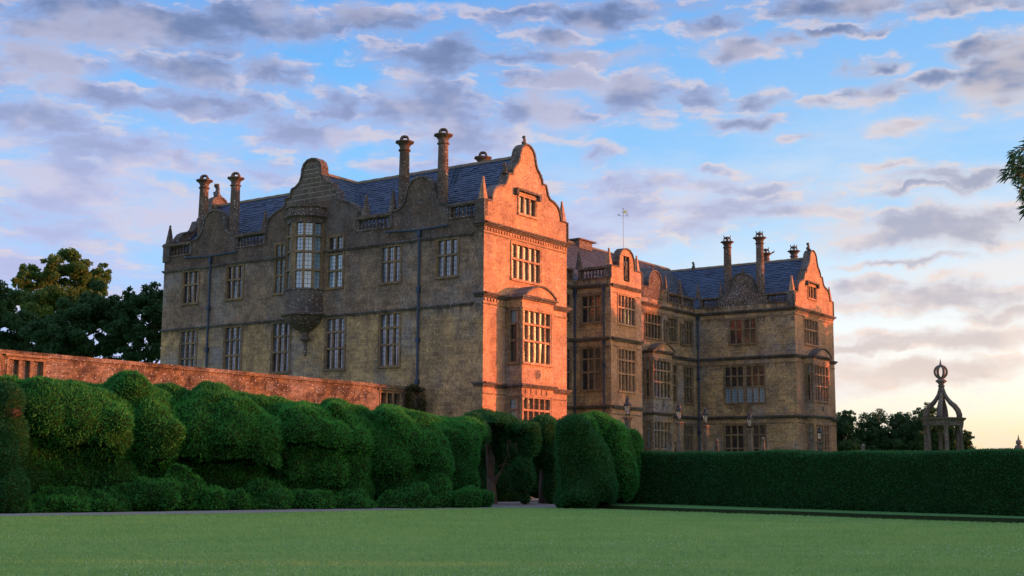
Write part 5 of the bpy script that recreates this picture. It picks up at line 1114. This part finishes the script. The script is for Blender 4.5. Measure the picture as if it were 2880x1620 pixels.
# ================================================================== pavilion
def pavilion(name, px, dist, s, label, base_z=G):
    """open stone temple: ring of columns, entablature, ogee ribs, openwork globe and spike. s = scale, z measured for s=1 from the top of the entablature"""
    b = spot(px, dist); root = empty(name, (b.x, b.y, G), label, 'pavilion'); ze = 4.98 * s; va = math.atan2(b.y - CAM.y, b.x - CAM.x)
    def ch(mb, nm, mat, smooth=False): return mb.build(nm, mat, root, smooth=smooth)
    def L(mb, prof, z0=0.0, seg=20, rot=0.0): mb.lathe((0, 0, z0), [(r * s, z * s) for r, z in prof], seg, rot=rot); return mb
    ch(L(MB(), [(1.7, -.2), (1.7, .25), (1.5, .26), (1.5, .5), (.01, .52)], 0, 24), 'base', M['grey_stone'])
    for k in range(6):
        a = va + rad(9.5 + 60 * k); mb = MB(); x, y = 1.14 * s * cos(a), 1.14 * s * sin(a); mb.lathe((x, y, 0), [(.19 * s, .5 * s), (.19 * s, .6 * s), (.145 * s, .66 * s), (.145 * s, 2.4 * s), (.125 * s, ze - .66 * s), (.15 * s, ze - .62 * s), (.17 * s, ze - .56 * s), (.17 * s, ze - .50 * s)], 12); ch(mb, 'column', M['grey_stone'])
    ch(L(MB(), [(.95, -.5), (1.24, -.5), (1.26, -.36), (1.28, -.2), (1.42, -.08), (1.45, 0), (1.22, .02), (.95, .02), (.95, -.49)], ze, 24), 'entablature', M['grey_stone'])
    for k in range(4):
        a = va + rad(80 + 90 * k); mb = MB(); pr = [(1.03, 0), (1.04, .18), (.96, .47), (.76, .76), (.52, .98), (.34, 1.22), (.20, 1.5), (.12, 1.8), (.08, 2.05)]
        mb.tube([(r * s * cos(a), r * s * sin(a), ze + z * s) for r, z in pr], [.19 * s, .19 * s, .185 * s, .175 * s, .16 * s, .14 * s, .12 * s, .10 * s, .09 * s], 8); ch(mb, 'rib', M['grey_stone'], True)
    ch(L(MB(), [(.17, 1.7), (.16, 2.0), (.22, 2.04), (.22, 2.09), (.15, 2.13), (.22, 2.25), (.34, 2.33), (.35, 2.40), (.22, 2.48), (.16, 2.56)], ze, 16), 'finial_neck', M['grey_stone'])
    mb = MB(); zc = ze + 2.96 * s
    for k in range(3):
        a = rad(60 * k + 88) + va
        mb.tube([(.375 * s * cos(t_) * cos(a), .375 * s * cos(t_) * sin(a), zc + .40 * s * sin(t_)) for t_ in np.linspace(0, 2 * pi, 25)], .075 * s, 7)
    ch(mb, 'openwork_globe', M['grey_stone'], True)
    ch(L(MB(), [(.10, .38), (.10, .44), (.06, .54), (.01, .84)], zc, 10), 'spike', M['grey_stone']); return root
pavilion('stone_pavilion', 2660, 88, 1.0, 'open stone pavilion with ring of columns, four curved ribs and an openwork globe on top')
# distant garden house with ogee roof, at the right edge
b = spot(2872, 190); gh = empty('garden_house', (b.x, b.y, G), 'distant stone garden house with curved pointed roof at the right edge of the picture', 'garden house')
mb = MB(); mb.lathe((0, 0, 0), [(1.6, -.2), (1.5, 2.4)], 4, rot=.4); mb.build('wall', M['grey_stone'], gh)
mb = MB(); mb.lathe((0, 0, 0), [(1.75, 2.4), (1.75, 2.6), (.95, 3.0), (.75, 4.0), (.58, 5.2), (.45, 5.6), (.2, 5.65)], 8, rot=.4); mb.build('roof', M['grey_stone'], gh)
mb = MB(); mb.lathe((0, 0, 0), [(.2, 5.6), (.38, 5.85), (.36, 6.2), (.15, 6.35), (.06, 6.8), (.01, 7.1)], 8); mb.build('finial', M['grey_stone'], gh)

# ================================================================== lamp standards and garden obelisks
def lamp(px, dist, ztop, label, w=.86):
    b = spot(px, dist); r = empty('lamp_standard', (b.x, b.y, G), label, 'lamp', 'lantern topped stone columns in the forecourt'); h = ztop - G
    mb = MB(); mb.lathe((0, 0, 0), [(.34 * w, -.1), (.34 * w, .5), (.26 * w, .56), (.235 * w, .7), (.205 * w, h * .6), (.175 * w, h - .22), (.21 * w, h - .18), (.21 * w, h - .12)], 14); mb.build('column', M['grey_stone'], r)
    mb = MB(); mb.lathe((0, 0, 0), [(.20 * w, h - .12), (.30 * w, h - .04), (.30 * w, h + .02), (.12 * w, h + .05)], 4, rot=.6); mb.build('capital', M['dark_stone'], r)
    mb = MB()
    for k in range(4): a = pi / 4 + k * pi / 2 + .6; mb.tube([(.10 * cos(a), .10 * sin(a), h + .05), (.10 * cos(a), .10 * sin(a), h + .18), (.17 * cos(a), .17 * sin(a), h + .62)], .014, 5)
    mb.lathe((0, 0, 0), [(.14, h + .16), (.15, h + .19), (.05, h + .2)], 8)
    mb.lathe((0, 0, 0), [(.20, h + .60), (.21, h + .65), (.13, h + .78), (.11, h + .9), (.13, h + .92), (.04, h + 1.0), (.02, h + 1.12)], 8); mb.build('lantern_frame', M['paint'], r)
    mb = MB(); mb.lathe((0, 0, 0), [(.08, h + .2), (.15, h + .6), (.02, h + .61)], 8); mb.build('lantern_glass', M['lamp_glass'], r); return r
lamp(1767, 66, 4.45, 'lantern on a stone column in front of the porch, leftmost of the lamps')
lamp(1913, 71, 4.42, 'lantern on a stone column in front of the recessed bay window')
lamp(1988, 76, 4.44, 'lantern on a stone column against the blank wall left of the far wing windows')
lamp(2113, 81, 4.41, 'lantern on a stone column in front of the paired windows of the far wing')
lamp(2310, 90, 3.87, 'lowest lantern on a stone column, in front of the far gable end')
def obelisk(px, dist, ztop, label, ivy=False):
    b = spot(px, dist); r = empty('garden_obelisk', (b.x, b.y, G), label, 'obelisk', 'lichened stone obelisks in the forecourt'); h = ztop - G
    mb = MB(); mb.lathe((0, 0, 0), [(.42, -.1), (.42, .5), (.34, .55), (.13, h - .28), (.16, h - .24), (.07, h - .2)], 4, rot=.9); mb.build('shaft', M['grey_stone'], r)
    mb = MB(); ball(mb, (0, 0, h - .12), .12, 1.1); mb.build('ball_finial', M['grey_stone'], r)
    if ivy:
        v, f = leafcloud([(Vector((-.1, .25, h * .55)), (.35, .3, h * .35), 0), (Vector((-.1, .35, h * .35)), (.45, .4, h * .3), 0)], 1500, .10); np_mesh('ivy', v, f, M['ivy'], r)
    return r
obelisk(1889, 69, 3.83, 'white lichened stone obelisk left of the second lantern, leftmost obelisk'); obelisk(2018, 77, 3.72, 'small stone obelisk just right of the third lantern')
obelisk(2149, 79, 3.88, 'stone obelisk right of the fourth lantern, under the paired windows'); obelisk(2287, 86, 4.08, 'stone obelisk left of the lowest lantern by the far gable'); obelisk(2432, 86, 3.65, 'stone obelisk wrapped in green ivy right of the house', True)
# red-leaved climber on the pillar by the second lantern
b = spot(1905, 71.5); t = empty('autumn_climber', (b.x, b.y, G), 'reddish climber around the stone column of the second lantern', 'climber'); v, f = leafcloud([(Vector((-.15, .1, 1.9)), (.45, .35, 1.3), 0), (Vector((-.1, .1, 1.1)), (.55, .4, .9), 0)], 2200, .10)
np_mesh('foliage', v, f, M['yew_dry'], t); mb = MB(); mb.tube([(-.1, .1, -.1), (-.12, .1, 2.4)], [.05, .02], 6); mb.build('stem', M['bark_dark'], t)
# pigeon on the rim of a far chimney
bd = MB(); bd.tube([(-.16, 0, .03), (-.05, 0, .08), (.06, 0, .13), (.10, 0, .2)], [.02, .07, .06, .035], 8); ball(bd, (.12, 0, .23), .04); bd.tube([(.14, 0, .23), (.19, 0, .22)], [.014, .003], 5); bd.tube([(.02, .02, .05), (.03, .02, -.01)], .008, 4); bd.tube([(.02, -.02, .05), (.03, -.02, -.01)], .008, 4)
o = link('pigeon', remeshed(bd, 'pigeon', M['iron'], vox=.012), None, None, (FX + 7.85, 5.1, 20.23)); o.rotation_euler.z = -1.0; tag(o, 'dark bird perched on the rim of a far chimney', 'bird')

# ================================================================== grass
def lawn_z(x, y):
    r = np.hypot(x + 20, y + 10); return G - .022 + np.where(r < 60, .012 * np.sin(x * .21 + 1) * np.sin(y * .17), 0)
def in_poly(x, y, poly):
    c = np.zeros(len(x), bool); n = len(poly)
    for i in range(n):
        (x1, y1), (x2, y2) = poly[i], poly[(i + 1) % n]; k = ((y1 > y) != (y2 > y)) & (x < (x2 - x1) * (y - y1) / ((y2 - y1) + 1e-12) + x1); c ^= k
    return c
lawn_poly = [tuple(p) for p in path_near] + [tuple(p) for p in lip[1:6]] + [tuple(spot(3400, 12)), tuple(spot(2880, 9)), tuple(spot(1440, 9)), tuple(spot(0, 9)), tuple(spot(-500, 12))]
def scatter(n, dmin, dmax, power):
    d = dmin + (dmax - dmin) * rng.random(n) ** power; px = rng.uniform(-150, 3030, n); a = np.arctan((px - 1440) / 3690.0); az0 = math.atan2(-Bv.y, -Bv.x); x = CAM.x + d * np.cos(az0 - a); y = CAM.y + d * np.sin(az0 - a)
    k = in_poly(x, y, lawn_poly); return x[k], y[k], d[k]
x, y, d = scatter(330000, 13, 52, 1.35); n = len(x); z = lawn_z(x, y)
hgt = rng.uniform(.018, .042, n) * (1 + .5 * (d > 25)); th = rng.uniform(0, 2 * pi, n); w = rng.uniform(.006, .012, n) * (1 + (d - 13) / 20); lx, ly = rng.normal(0, .02, n), rng.normal(0, .02, n)
v = np.stack([np.stack([x - w * np.cos(th), y - w * np.sin(th), z - .005], 1), np.stack([x + w * np.cos(th), y + w * np.sin(th), z - .005], 1), np.stack([x + lx, y + ly, z + hgt], 1)], 1).reshape(-1, 3)
o = np_mesh('grass_blades', v, np.arange(n * 3).reshape(-1, 3), M['blade']); tag(o, 'short mown blades of the lawn', 'grass', None, 'stuff')
# clover flowers
cx, cy, cd_ = scatter(9000, 13, 50, 1.0)
dens_ = np.array([mnoise.noise(Vector((a * .35, b * .35, 2))) for a, b in zip(cx, cy)]); k = dens_ > .22; cx, cy, cd_ = cx[k], cy[k], cd_[k]; n = len(cx); zz = lawn_z(cx, cy) + .035; r = .007 * np.ones(n)
o6 = np.array([(1, 0, 0), (0, 1, 0), (-1, 0, 0), (0, -1, 0), (0, 0, .8), (0, 0, -.8)]); v = (np.stack([cx, cy, zz], 1)[:, None, :] + o6[None] * r[:, None, None]).reshape(-1, 3); tri = np.array([(0, 1, 4), (1, 2, 4), (2, 3, 4), (3, 0, 4), (1, 0, 5), (2, 1, 5), (3, 2, 5), (0, 3, 5)])
f = (tri[None] + (np.arange(n) * 6)[:, None, None]).reshape(-1, 3); o = np_mesh('clover_flowers', v, f, M['petal']); tag(o, 'tiny white clover flowers scattered in the lawn', 'flowers', None, 'stuff')
